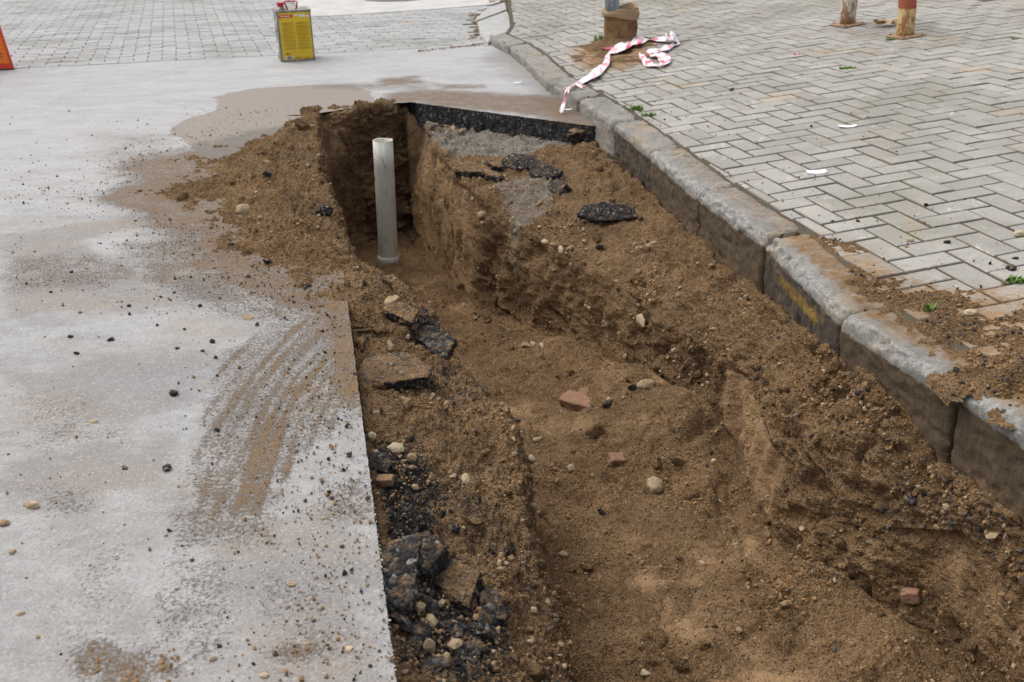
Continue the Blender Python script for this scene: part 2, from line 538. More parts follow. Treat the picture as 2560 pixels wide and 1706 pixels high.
def build_terrain():
    ys = [-2.0]
    while ys[-1] < 1.05: ys.append(ys[-1] + .09)
    while ys[-1] < YE: ys.append(ys[-1] + .0024 * max(ys[-1], 1.3) * .95 + .0008)
    ys = np.array(ys)
    NW = 110
    wall = np.linspace(0, 1, NW)
    yrow = np.concatenate([ys, YE + .05 * wall, [YE + .16]])
    lift = np.concatenate([np.zeros(len(ys)), wall, [1.0]])
    nr = len(yrow)
    lx, lz = ti(LIP, yrow, 1), ti(LIP, yrow, 2)
    fz = ti(FLR, yrow, 2)
    bx = ti(RB, yrow, 1)
    tx, tz = ti(RT, yrow, 1), ti(RT, yrow, 2)
    kx, kz = ti(KF, yrow, 1), ti(KF, yrow, 2)
    xe = np.interp(yrow, [4.80, 4.91, 5.62, 6], [9, .43, -.50, -.6])
    past = np.minimum(kx, xe + .03)
    kz = np.where(xe < kx, -.115, kz)
    cx = cutx(yrow)
    w = sstep(2.56, 2.74, yrow)                       # soil spills over the cut from here on
    ox = np.where(yrow > 2.6, ti(OUT, yrow, 1), cx)
    p = []
    p.append((np.where(yrow > 2.6, ox, cx - .06), -.075 * (1 - w) - .022 * w))
    p.append((np.where(yrow > 2.6, ox * .62 + lx * .38, cx + .004), -.060 * (1 - w) - .002 * w))
    mx = np.where(yrow > 2.6, ox * .30 + lx * .70, cx * .5 + lx * .5)
    p.append((mx, (-.055 + .45 * (lz + .06)) * (1 - w) + .035 * w * sstep(5.4, 4.6, yrow) * sstep(2.6, 3.4, yrow) + .006 * w - .016 * w * sstep(3.1, 2.8, yrow)))
    p.append((lx, lz))
    p.append((lx + .018, lz - .05))
    p.append((lx + .035, np.maximum(fz + .03, fz * .9)))
    p.append((lx + .10, fz))
    p.append((bx - .06, fz))
    p.append((bx, fz + .03))
    p.append((tx, tz))
    p.append((tx * .7 + past * .3, tz * .65 + kz * .35))
    p.append((past, kz))
    p.append((past + .03, kz - .03))
    p.append((past + .05, kz - .2))
    cnt = [40, 55, 80, 12, 80, 10, 110, 8, 70, 45, 60, 5, 5]
    top = np.array([0, 0, 0, 0, -.012, -.004, -.004, -.006, -.04, -.115, -.115, -.115, -.13, -.2])
    # which columns rise with the end wall
    X, Z, S = [], [], []
    P = []
    for k, (x, z) in enumerate(p):
        if 4 <= k <= 8:
            z = z * (1 - lift) + top[k] * lift
        P.append((x, z))
    for k in range(len(p) - 1):
        n = cnt[k]
        tt = np.linspace(0, 1, n, endpoint=(k == len(p) - 2))
        X.append(P[k][0][:, None] * (1 - tt) + P[k + 1][0][:, None] * tt)
        Z.append(P[k][1][:, None] * (1 - tt) + P[k + 1][1][:, None] * tt)
        S.append(np.full((nr, n), k + 0.0) + tt)
    X, Z, S = np.concatenate(X, 1), np.concatenate(Z, 1), np.concatenate(S, 1)
    Y = np.repeat(yrow[:, None], X.shape[1], 1)
    # the end wall follows the slanting edge
    we = sstep(4.95, YE, Y)
    Y = Y + we * .235 * np.clip((X + 1.03) / .5, 0, 1) * (S < 9.2) + we * .235 * (S >= 9.2) * 0
    tq = np.clip((Y - 4.98) / (YE - 4.98), 0, 1) ** 2
    X = X + .11 * tq * sstep(3.9, 4.3, S) * sstep(6.6, 5.8, S) - .08 * tq * sstep(6.6, 7.4, S) * sstep(9.0, 8.4, S)
    nc = X.shape[1]
    Vt = np.stack([X, Y, Z], 2)

    def smoothgrid(A, it):
        for _ in range(it):
            B = A.copy()
            B[1:-1] = .5 * A[1:-1] + .25 * (A[:-2] + A[2:])
            A = B.copy()
            A[:, 1:-1] = .5 * B[:, 1:-1] + .25 * (B[:, :-2] + B[:, 2:])
        return A
    keep = Vt.copy()
    Vt = smoothgrid(Vt, 2)
    Vt[:, :60] = keep[:, :60]
    V = Vt.reshape(-1, 3)
    Sf = S.ravel()
    # normals
    du = np.gradient(Vt, axis=1)
    dv = np.gradient(Vt, axis=0)
    N = np.cross(du, dv).reshape(-1, 3)
    N /= np.linalg.norm(N, axis=1)[:, None] + 1e-9
    N[N[:, 2] < -.2] *= 1
    x, y, z = V.T
    # ---- masks
    r = np.zeros(len(V)); g = np.zeros(len(V)); b = np.zeros(len(V))
    floor = sstep(5.6, 6.1, Sf) * sstep(8.0, 7.6, Sf)
    rwall = sstep(7.9, 8.1, Sf) * sstep(9.1, 8.9, Sf)
    lwall = sstep(3.9, 4.2, Sf) * sstep(5.6, 5.2, Sf)
    shelf = sstep(8.9, 9.1, Sf)
    ledge = sstep(1.0, 1.15, Sf) * sstep(4.1, 3.9, Sf) * sstep(3.15, 2.9, y)
    mound = (Sf < 4) * sstep(2.9, 3.1, y)
    low = fbm(V, 3.0, 3, 1)
    r += floor * np.clip(.25 + .9 * low, 0, .75)
    r += rwall * sstep(1.95, 1.8, y) * (.5 + .5 * low)
    r += rwall * np.maximum(sstep(2.15, 2.3, y) * sstep(2.95, 2.75, y), sstep(4.15, 4.35, y) * .8)
    r += lwall * .35
    sm = polydist(x, y, gpoly([(1310, 640), (1420, 640), (1470, 700), (1420, 800), (1350, 770)], -.38))
    r += sstep(-.05, .05, sm + .05 * low) * .55 * (Sf > 7.5)
    g += ledge * (.33 + .35 * fbm(V, 5, 3, 3))
    gp1 = polydist(x, y, gpoly([(850, 1050), (930, 1060), (1010, 1140), (1000, 1230), (1120, 1330), (1180, 1390), (1090, 1568), (910, 1560), (870, 1250)], -.12))
    g += sstep(-.04, .05, gp1) * .80 * ledge
    gp2 = polydist(x, y, gpoly([(940, 735), (1000, 730), (1050, 800), (1020, 815), (940, 780)], -.11))
    g += sstep(-.03, .03, gp2) * .55 * ledge
    g += shelf * sstep(2.6, 2.0, y) * (.22 + .3 * fbm(V, 6, 3, 8))
    g += mound * .14
    bb = polydist(x, y, gpoly([(950, 250), (1100, 285), (1340, 318), (1330, 335), (1180, 360), (1060, 360), (1000, 330)], -.09))
    b += sstep(-.03, .05, bb) * .75
    bb = polydist(x, y, gpoly([(1120, 430), (1260, 430), (1310, 400), (1300, 450), (1260, 490), (1180, 500)], -.15))
    b += sstep(-.03, .04, bb) * .6
    edge = sstep(.0, .35, Sf)
    rough = 1 - .82 * np.clip(r, 0, 1)
    # ---- displacement
    d = (.028 * fbm(V, 6, 4, 2, .55) + .030 * fbm(V, 3.1, 3, 19) * floor) * (.45 + .55 * rough)
    d += .020 * np.clip(1 - 2.2 * np.abs(fbm(V, 5, 3, 23)), 0, 1) * rough * (floor + shelf) * .8
    w1, c1 = worley(V, 22, 1)
    clod = np.clip(.62 - w1, 0, 1) * (c1 > .35)
    w2, c2 = worley(V, 60, 2)
    clod2 = np.clip(.62 - w2, 0, 1) * (c2 > .3)
    d += (.024 * clod * rough * (.6 + .7 * fbm(V, 4, 2, 5)).clip(0, 1)) + .011 * clod2 * rough + .010 * fbm(V, 24, 3, 14, .6) * rough
    d += .0075 * fbm(V, 65, 3, 6, .65) * rough + .0016 * fbm(V, 40, 3, 7)
    # teeth marks of the bucket and hollows in the end wall
    endw = np.repeat(lift[:, None], nc, 1).ravel()
    hol = (endw > 0) * floor
    d += hol * (.085 * fbm(V * np.array([1, 1, 1.7]), 4.2, 4, 12, .6) + .012 * fbm(V * np.array([1, 1, 2.5]), 22, 3, 13))
    d += rwall * np.clip(r, 0, 1) * .010 * np.sin(y * 55 + 3 * fbm(V, 3, 2, 9))
    d += (lwall + rwall * rough) * .03 * fbm(V, 5, 3, 21)
    crk = np.clip(1 - 9 * np.abs(fbm(V, 3.3, 3, 27, .6)), 0, 1) * np.clip(.5 + 2 * fbm(V, 2, 2, 28), 0, 1)
    d -= .030 * crk * (shelf + rwall + .7 * floor + .5 * ledge) * rough
    # low heaps on the floor
    for px, py, zz, rad, hh in [(1420, 880, -.5, .22, .09), (1560, 950, -.48, .24, .11), (1640, 800, -.42, .2, .10), (1300, 800, -.58, .18, .05), (1650, 1180, -.46, .20, .03),
                                (893, 632, -.72, .20, .050), (1950, 1330, -.48, .2, .06), (2050, 1480, -.42, .22, .05), (1300, 950, -.5, .12, .03), (1700, 1100, -.46, .14, -.03)]:
        q = G(px, py, zz)
        V[:, 2] += (hh * np.exp(-((x - q[0]) ** 2 + (y - q[1]) ** 2) / (2 * (rad * .5) ** 2))) * floor * (endw < .02)
    d *= .25 + .75 * edge
    under = (Sf < 1.0) * (y < 2.58)
    d = np.where(under, np.minimum(d, 0), d)
    d = np.where(Sf > 11.0, 0, d)
    V = V + N * d[:, None]
    # crisp spread of the heap on the road
    fr = (Sf < 2.2) * sstep(2.6, 2.8, y)
    V[:, 2] += fr * (.018 * fbm(V * np.array([1, 1, 0]), 5, 5, 31, .6)) + .018 * np.exp(-((V[:, 0] + 1.03) ** 2 / .012 + (V[:, 1] - 5.27) ** 2 / .03)) * (Sf < 3.2)
    # keep the ledge below the sawn edge
    nearcut = np.exp(-((V[:, 0] - cutx(V[:, 1])) / .03) ** 2) * sstep(2.60, 2.50, y) * (Sf < 4)
    V[:, 2] = np.where(nearcut > .1, np.minimum(V[:, 2], -.012 - .035 * nearcut), V[:, 2])
    mask = np.stack([np.clip(r, 0, 1), np.clip(g, 0, 1), np.clip(b, 0, 1)], 1)
    f = gridfaces(nr, nc)
    o = mesh_np('earth', V, [f], M['soil'], True, {'mask': mask})
    tag(o, kind='structure')
    return V, f, Sf, mask, N, endw


TV, TF, TS, TMASK, TN, TEND = build_terrain()


# ------------------------------------------------------------------ road
def road_masks(X, Y):
    P = np.stack([X, Y, 0 * X], 1)
    nz = .06 * fbm(P, 2.2, 4, 4) + .02 * fbm(P, 14, 3, 5)
    r = np.zeros(len(X)); g = np.zeros(len(X)); b = np.zeros(len(X))

    def pm(pts, soft, amp=1.0, zz=0.0):
        return sstep(-soft, soft, polydist(X, Y, gpoly(pts, zz)) + nz * amp)
    mud = pm([(490, 225), (560, 208), (700, 196), (800, 196), (862, 212), (872, 240), (800, 275), (740, 300), (700, 320), (620, 345), (540, 350), (470, 350), (440, 332),
              (395, 312), (385, 298), (430, 275), (490, 258), (505, 240)], .02, .9)
    mud2 = pm([(440, 365), (520, 340), (600, 335), (600, 385), (470, 378)], .025, .8)
    b = np.maximum(mud, mud2 * .9)
    # thin soil
    for pts, soft, amt in [([(865, 180), (965, 174), (970, 192), (865, 200)], .09, .62), ([(1010, 196), (1120, 192), (1120, 204), (1010, 206)], .06, .45),
                           ([(870, 215), (960, 205), (1100, 212), (1260, 222), (1340, 250), (1365, 292), (1150, 262), (950, 238), (880, 240)], .10, .62),
                           ([(720, 190), (1000, 190), (1000, 215), (720, 205)], .08, .35),
                           ([(180, 300), (430, 300), (430, 400), (200, 400)], .25, .28),
                           ([(330, 470), (450, 400), (560, 350), (700, 330), (760, 480), (800, 600), (790, 700), (640, 700), (560, 640), (490, 600), (560, 560), (520, 505), (380, 500)], .05, .62),
                           ([(250, 560), (480, 520), (560, 560), (600, 690), (800, 730), (780, 760), (600, 740), (420, 690), (280, 640)], .10, .45), ([(470, 540), (600, 520), (800, 590), (800, 740), (640, 715), (540, 650)], .09, .60),
                           ([(0, 590), (300, 580), (420, 620), (200, 680), (0, 670)], .12, .40), ([(0, 1130), (420, 1210), (440, 1400), (300, 1600), (0, 1600)], .2, .20), ([(0, 860), (240, 900), (330, 1000), (120, 1060), (0, 1050)], .15, .26), ([(520, 1290), (840, 1260), (890, 1600), (560, 1600)], .15, .24),
                           ([(735, 690), (800, 650), (838, 890), (800, 960), (740, 820)], .035, .70),
                           ([(60, 1120), (220, 1120), (200, 1190), (90, 1190)], .08, .30), ([(400, 1180), (640, 1170), (640, 1250), (420, 1260)], .06, .45),
                           ([(700, 1110), (850, 1090), (860, 1190), (740, 1210)], .06, .42), ([(380, 1250), (560, 1280), (540, 1500), (440, 1568), (330, 1568)], .10, .30),
                           ([(195, 1508), (240, 1510), (238, 1535), (205, 1535)], .02, .5), ([(285, 1535), (325, 1530), (308, 1568), (272, 1568)], .02, .5),
                           ([(365, 1520), (400, 1510), (395, 1545), (365, 1545)], .02, .4), ([(640, 1470), (740, 1480), (730, 1530), (650, 1530)], .04, .45)]:
        r = np.maximum(r, pm(pts, soft) * amt)
    # soil trodden out round the heap and along the cut
    xo = np.interp(Y, OUT[:, 0], OUT[:, 1])
    r = np.maximum(r, .62 * np.exp(-np.maximum(xo - X + 2.2 * nz, 0) / .13) * sstep(2.5, 2.7, Y) * sstep(5.25, 5.0, Y))
    r = np.maximum(r, .66 * np.exp(-np.maximum(cutx(Y) - X + 1.5 * nz, 0) / (.02 + .25 * sstep(2.1, 2.75, Y))) * sstep(1.85, 2.2, Y) * sstep(3.2, 3.0, Y))
    # broom strokes
    a0, a1 = G(640, 860)[:2], G(455, 1115)[:2]
    dv = (a1 - a0) / np.linalg.norm(a1 - a0)
    cx, cy = X - a0[0], Y - a0[1]
    al = cx * dv[0] + cy * dv[1]
    ac = -cx * dv[1] + cy * dv[0] - .18 * al * al
    st = fbm(np.stack([al * 1.6 + 2 * ac, ac * 23 + .5 * np.sin(al * 7), 0 * al], 1), 1, 2, 41)
    st2 = fbm(np.stack([al * 3, ac * 60, 0 * al + 3], 1), 1, 2, 42)
    zone = pm([(405, 1190), (430, 1080), (470, 960), (520, 800), (640, 745), (760, 700), (815, 740), (836, 890), (790, 980), (700, 1090), (600, 1190), (430, 1215)], .05, .7)
    wav = np.sin(ac * 168 + 4.0 * fbm(np.stack([al * 1.5, ac * 5, 0 * al + 7], 1), 1, 3, 43))
    strokes = sstep(-.55, 1.05, .50 * wav + .85 * st + .5 * st2)
    r = np.maximum(r, zone * (.34 + .34 * strokes))
    # damp grey areas
    for pts, soft, amt in [([(0, 540), (250, 505), (330, 480), (400, 480), (350, 520), (200, 560), (260, 590), (0, 640)], .07, .75),
                           ([(0, 640), (250, 610), (420, 620), (500, 640), (520, 690), (330, 720), (150, 730), (0, 740)], .06, .8),
                           ([(0, 850), (150, 840), (300, 800), (480, 800), (540, 820), (500, 900), (400, 950), (250, 985), (150, 1000), (0, 900)], .08, .7),
                           ([(0, 1060), (200, 1030), (330, 1000), (430, 940), (460, 1000), (380, 1120), (230, 1150), (130, 1180), (0, 1170)], .07, .75),
                           ([(430, 1230), (620, 1190), (780, 1130), (850, 1110), (905, 1700), (600, 1700), (560, 1480), (500, 1330)], .07, .80),
                           ([(1120, 130), (1180, 110), (1370, 300), (1330, 300), (1250, 235)], .15, .85),
                           ([(430, 1060), (560, 760), (640, 740), (830, 800), (830, 1000), (600, 1180), (420, 1190)], .1, .45)]:
        g = np.maximum(g, pm(pts, soft, 1.5) * amt)
    g = np.maximum(g, .30 * sstep(4.6, 2.6, Y))
    return np.stack([np.clip(r, 0, 1), np.clip(g, 0, 1), np.clip(b, 0, 1)], 1)


def street_edge(x):
    return np.interp(x, [-12, -3.52, -2.2, -1.0, -.18, .0, 1], [5.7, 7.12, 7.36, 7.56, 7.68, 7.70, 7.8])


def build_road():
    # near left sheet, up to the saw cut / under the heap
    ys = [-6, -3, -1.5, -.5, 0, .4]
    while ys[-1] < .9: ys.append(ys[-1] + .1)
    while ys[-1] < 5.33: ys.append(ys[-1] + .0038 * ys[-1])
    ys[-1] = 5.33
    ys = np.array(ys)
    nc = 430
    t = np.linspace(0, 1, nc)
    xe = np.where(ys < 2.97, cutx(ys), np.interp(ys, [2.97, 3.1, 3.6, 4.2, 5.0, 5.33], [-.55, -.66, -.78, -.93, -1.04, -1.02]))
    xe = xe + .0022 * perlin(np.stack([ys * 40, 0 * ys, 0 * ys], 1)) + .002 * perlin(np.stack([ys * 11, 0 * ys, 0 * ys + 4], 1))
    X = xe[:, None] - (12 + xe[:, None]) * (t[None, :] ** 2.1)
    Y = np.repeat(ys[:, None], nc, 1)
    V1 = np.stack([X.ravel(), Y.ravel(), 0 * X.ravel()], 1)
    F1 = gridfaces(len(ys), nc)[:, ::-1]
    # skirt of the saw cut
    nz = 9
    S = []
    for k in range(nz):
        q = k / (nz - 1)
        jag = .006 * perlin(np.stack([ys * 45, 0 * ys + q * 4, 0 * ys + 9], 1)) * q
        S.append(np.stack([xe + jag - .004 * q, ys, -.09 * q + 0 * ys], 1))
    SK = np.stack(S, 1).reshape(-1, 3)
    FS = gridfaces(int((ys < 3.1).sum()), nz)
    # far sheet
    xs = np.concatenate([np.linspace(-12, -3.8, 20)[:-1], np.linspace(-3.8, -1.25, 190)[:-1], np.linspace(-1.25, .55, 330)])
    nrw = 230
    tt = np.linspace(0, 1, nrw)
    y0 = far_edge(xs)
    xa = xs > -1.2
    y0 = np.where(xs < -1.17, 5.33, y0) + np.where(xa, .012 * perlin(np.stack([xs * 24, 0 * xs, 0 * xs], 1)) + .006 * perlin(np.stack([xs * 70, 0 * xs, 0 * xs], 1)), 0)
    y0 = np.where(xs > .42, 4.91, y0)
    y1 = street_edge(xs) + .004
    X2 = np.repeat(xs[None, :], nrw, 0)
    Y2 = y0[None, :] + (y1 - y0)[None, :] * tt[:, None]
    V2 = np.stack([X2.ravel(), Y2.ravel(), 0 * X2.ravel()], 1)
    F2 = gridfaces(nrw, len(xs))
    sel = np.where(xs > -.66)[0]
    nz2 = 12
    S = []
    for k in range(nz2):
        q = k / (nz2 - 1)
        xx = xs[sel]
        jag = .012 * fbm(np.stack([xx, 0 * xx + q * .08, 0 * xx], 1), 38, 3, 3) * min(1, q * 3)
        S.append(np.stack([xx, y0[sel] + jag + .002 + .13 * sstep(-.47, -.60, xx) * min(1, q * 5), -.13 * q + 0 * xx], 1))
    SK2 = np.stack(S, 0).reshape(-1, 3)
    FS2 = gridfaces(nz2, len(sel))[:, ::-1]
    n1, n2 = len(V1), len(V2)
    for V in (V1, V2):
        P = V * np.array([1, 1, 0])
        V[:, 2] += .0022 * fbm(P, 1.3, 3, 2) + .0007 * fbm(P, 30, 2, 3) * (V[:, 1] < 4)
    V = np.concatenate([V1, V2])
    m = road_masks(V[:, 0], V[:, 1])
    road = tag(mesh_np('road', V, [F1, F2 + n1], M['road'], True, {'mask': m}), kind='structure')
    SKV = np.concatenate([SK, SK2])
    e = tag(mesh_np('road_cut_edge', SKV, [FS, FS2 + len(SK)], M['asphalt'], True), kind='structure')
    return V, np.concatenate([F1, F2 + n1])


RV, RF = build_road()

# ray casting onto what has been built so far
BV = BVHTree.FromPolygons([tuple(v) for v in np.concatenate([TV, RV[::1]]).tolist()],
                          np.concatenate([TF, RF + len(TV)]).tolist(), all_triangles=False)


def hit(px, py):
    d = Vector(ray(px, py)).normalized()
    loc, nr, i, dist = BV.ray_cast(Vector((0, 0, HC)), d)
    if loc is None: return None, None, 1
    if nr.z < 0: nr = -nr
    return loc, nr, dist


# ------------------------------------------------------------------ blocks (pavers)
def clip_half(poly, p, n):
    """keep side where (q-p).n > 0"""
    out = []
    for i in range(len(poly)):
        a, b = poly[i], poly[(i + 1) % len(poly)]
        da, db = (a - p) @ n, (b - p) @ n
        if da > 0: out.append(a)
        if (da > 0) != (db > 0):
            out.append(a + (b - a) * (da / (da - db)))
    return out


def parea(p):
    s = 0
    for i in range(len(p)):
        a, b = p[i], p[(i + 1) % len(p)]
        s += a[0] * b[1] - a[1] * b[0]
    return s / 2


def inset(poly, d):
    n = len(poly)
    c = sum(poly) / n
    res = []
    for i in range(n):
        a, b, e = poly[i - 1], poly[i], poly[(i + 1) % n]
        u, v = a - b, e - b
        u = u / (np.linalg.norm(u) + 1e-9); v = v / (np.linalg.norm(v) + 1e-9)
        s = abs(u[0] * v[1] - u[1] * v[0])
        w = u + v
        if s < .1: w = (c - b) / (np.linalg.norm(c - b) + 1e-9); s = 1
        res.append(b + w * (d / max(s, .35)))
    return res


def blocks_mesh(name, polys, zf, mat, joint, bev=.006, hj=.0015, tint=None, soilf=None, depth=.03):
    V, Fq, Fn, A = [], [], [], []
    for poly in polys:
        if parea(poly) < 0: poly = poly[::-1]
        n = len(poly)
        o = inset(poly, joint * random.uniform(.75, 1.25))
        o = [q + np.array([random.uniform(-1, 1), random.uniform(-1, 1)]) * .0016 for q in o]
        t = inset(o, bev * random.uniform(.7, 1.3))
        c = sum(poly) / n
        dz = random.gauss(0, hj)
        sx, sy = random.gauss(0, .006), random.gauss(0, .006)
        tone = min(max(random.gauss(.5, .22), 0), 1)
        if random.random() < .05: tone *= .1
        tn = tint(c) if tint else 0.0
        b = len(V)
        for ring, dd in ((t, 0), (o, -bev * .8), (o, -depth)):
            for q in ring:
                V.append((q[0], q[1], zf(q[0], q[1]) + dz + sx * (q[0] - c[0]) + sy * (q[1] - c[1]) + dd))
                A.append((tone, tn, soilf(q) if soilf else 0.0))
        Fn.append(list(range(b, b + n)))
        for k in range(2):
            for i in range(n):
                j = (i + 1) % n
                Fq.append((b + k * n + i, b + (k + 1) * n + i, b + (k + 1) * n + j, b + k * n + j))
    groups = {}
    for f in Fn: groups.setdefault(len(f), []).append(f)
    fl = [np.array(v) for v in groups.values()] + [np.array(Fq)]
    return mesh_np(name, np.array(V), fl, mat, False, {'mask': np.array(A)})


KFRONT = [(1.45, -.05), (1.32, .45), (1.2, .95), (1.08, 1.45)]
for q in [(2200, 890), (1930, 720), (1755, 545), (1605, 440), (1492, 347), (1407, 281), (1325, 225), (1259, 184), (1205, 131), (1169, 104), (1124, 84)]:
    p = SW(*q)
    KFRONT.append((p[0], p[1]))
KFRONT = np.array(KFRONT)
KW = .138


def kerb_back(i):
    a = KFRONT[max(i - 1, 0)]; b = KFRONT[min(i + 1, len(KFRONT) - 1)]
    d = (b - a) / np.linalg.norm(b - a)
    n = np.array([d[1], -d[0]])
    return KFRONT[i] + n * KW


KBACK = np.array([kerb_back(i) for i in range(len(KFRONT))])


def build_pavement():
    O = np.array([1.49458464, 3.58084025])
    ea, eb = np.array([.08832696, .02093784]), np.array([.02093397, -.08855578])
    # line that bounds the blocks towards the kerb, following it round the corner at the far end
    ramp = [SW(1178, 60), SW(1172, 20), SW(1170, -40), SW(1165, -150)]
    line = [np.array([2.3, -3.0])] + [np.array(q) for q in KBACK] + [np.array(q[:2]) for q in ramp]
    line = np.array(line)
    polys = []
    soil_poly = np.array([SW(*q)[:2] for q in [(1830, 525), (1990, 540), (2080, 610), (2200, 640), (2353, 640), (2500, 700), (2600, 1100), (2300, 980), (2200, 870), (1930, 700)]])
    pot_poly = np.array([SW(*q)[:2] for q in [(1290, 120), (1400, 95), (1500, 100), (1530, 125), (1460, 165), (1330, 170)]])

    def cell_ok(c):
        return -3 < c[1] < 14 and -1.2 < c[0] < 7.5
    for i in range(-60, 60):
        for k in range(-40, 140):
            ka = i * 2 - k
            kb = i * 2 + k
            for (a0, b0, wa, wb) in ((ka, kb, 1, 2), (ka, kb + 2, 2, 1)):
                pts = [O + ea * a + eb * b for a, b in ((a0, b0), (a0 + wa, b0), (a0 + wa, b0 + wb), (a0, b0 + wb))]
                c = sum(pts) / 4
                if not cell_ok(c): continue
                # kerb line test by x at that y
                xl = np.interp(c[1], line[:, 1], line[:, 0])
                if c[0] < xl - .12: continue
                poly = pts
                j = int(np.clip(np.searchsorted(line[:, 1], c[1]) - 1, 0, len(line) - 2))
                d = line[j + 1] - line[j]
                d = d / np.linalg.norm(d)
                nrm = np.array([d[1], -d[0]])
                poly = clip_half(poly, line[j] + nrm * (.004 + .012 * random.random()), nrm)
                if len(poly) < 3 or abs(parea(poly)) < .0028: continue
                far = [q for q in poly]
                polys.append(far)

    def tint(c):
        w = (c[0] - 2.6) * .6 + (c[1] - 7.0) * .55
        return min(max(w - random.uniform(0, .5), 0), 1) * (c[0] > 2.4)

    def soilf(q):
        a = float(polydist(np.array([q[0]]), np.array([q[1]]), soil_poly)[0])
        b = float(polydist(np.array([q[0]]), np.array([q[1]]), pot_poly)[0])
        xl = np.interp(q[1], line[:, 1], line[:, 0])
        e = .55 * math.exp(-max(q[0] - xl, 0) / .05) * (q[1] < 4)
        return max(e, .75 * min(max((a + .1) / .22, 0), 1), .85 * min(max((b + .12) / .25, 0), 1))
    pv = blocks_mesh('pavement', polys, swz, M['paver'], .0056, .0022, .0012, tint, soilf)
    tag(pv, kind='structure')
    # bedding sand in the joints
    xs = np.linspace(-1, 7.5, 90)
    Vb, rows = [], []
    ysl = np.linspace(-3, 14, 120)
    base = np.interp(ysl, line[:, 1], line[:, 0])
    tt = np.linspace(0, 1, 90) ** 1.5
    X = base[:, None] - .02 + (9 - base[:, None]) * tt
    Y = np.repeat(ysl[:, None], 90, 1)
    Z = swz(X, Y) - .0040
    o = mesh_np('pavement_bedding', np.stack([X.ravel(), Y.ravel(), Z.ravel()], 1), [gridfaces(120, 90)], M['joint'], True)
    tag(o, kind='structure')
    return soil_poly, pot_poly, line


SOILP, POTP, PLINE = build_pavement()


# ------------------------------------------------------------------ street of pale blocks at the far side
def build_street():
    e1 = np.array([math.cos(R(9.6)), math.sin(R(9.6))])
    e2 = np.array([-math.sin(R(17)), math.cos(R(17))])
    O = np.array([-.18, 7.70])
    patch = np.array([G(*q)[:2] for q in [(715, 39), (760, 38), (870, 31), (1000, 22), (1130, 12), (1180, -4), (1300, -60), (600, -60), (690, 20)]])
    polys = []
    for j in range(0, 70):
        sh = (j % 2) * .1 + random.uniform(-.004, .004)
        for i in range(-75, 30):
            p0 = O + e1 * (i * .2 + sh) + e2 * (j * .1 + .002)
            c = p0 + e1 * .1 + e2 * .05
            if c[0] < -13 or c[0] > 2.6: continue
            if c[1] < 14.5 and c[0] > np.interp(c[1], [7.6, 8.2, 8.9, 9.8, 11], [-.16, -.30, -.42, -.35, -.1]) + .14: continue
            poly = [p0, p0 + e1 * .2, p0 + e1 * .2 + e2 * .1, p0 + e2 * .1]
            d = float(polydist(np.array([c[0]]), np.array([c[1]]), patch)[0])
            if d > .03: continue
            polys.append(poly)
    zf = lambda x, y: .002
    st = blocks_mesh('street', polys, zf, M['street'], .0034, .0022, .0010)
    tag(st, kind='structure')
    bed = np.array([[-14, 5.4, -.008], [2.8, 7.72, -.008], [2.8, 16, -.008], [-14, 16, -.008]])
    bed[0][1] = street_edge(-12) + .0
    bed[1] = [2.8, 8.2, -.008]
    b2 = np.array([[-14, 5.45, -.003], [-.2, 7.69, -.003], [3.0, 7.9, -.003], [3.0, 16, -.003], [-14, 16, -.003]])
    tag(mesh_np('street_bedding', b2, [np.array([[0, 1, 2, 3, 4]])], M['joint'], False), kind='structure')
    # concrete patch round the manhole
    n = len(patch)
    V, k = [], 60
    pts = []
    for a in range(n):
        p, q = patch[a], patch[(a + 1) % n]
        m = max(2, int(np.linalg.norm(q - p) / .05))
        for s in range(m):
            u = p + (q - p) * s / m
            pts.append(u + .012 * np.array([perlin(np.array([[u[0] * 9, u[1] * 9, 1.]]))[0], perlin(np.array([[u[0] * 9, u[1] * 9, 7.]]))[0]]))
    pts = np.array(pts)
    V = np.concatenate([np.c_[pts, np.full(len(pts), .006)], np.c_[pts, np.full(len(pts), -.006)]])
    idx = np.arange(len(pts))
    sk = np.stack([idx, idx + len(pts), np.roll(idx, -1) + len(pts), np.roll(idx, -1)], 1)
    o = mesh_np('concrete_apron', V, [idx[None, :], sk], M['concrete'], False)
    tag(o, kind='structure')


build_street()


# ------------------------------------------------------------------ kerb stones
KLAB = ['kerb stone nearest the camera, under a heap of soil, with a dark smooth face',
        'long stained kerb stone before the gap, white scuffs on its worn top edge',
        'kerb stone with a yellow paint stripe on its dirty face',
        'kerb stone with soil dusted over its flat grey top and a dark lower face',
        'kerb stone with ochre soil smeared down its face above the broken asphalt slab',
        'kerb stone with a reddish brown lower face and grass at both joints',
        'pale grey kerb stone that meets the end of the black asphalt cut',
        'kerb stone over which the striped tape hangs',
        'kerb stone with a chipped corner just behind the tape',
        'short kerb stone with rusty orange marks on its face',
        'low kerb stone where the kerb begins to drop at the corner']


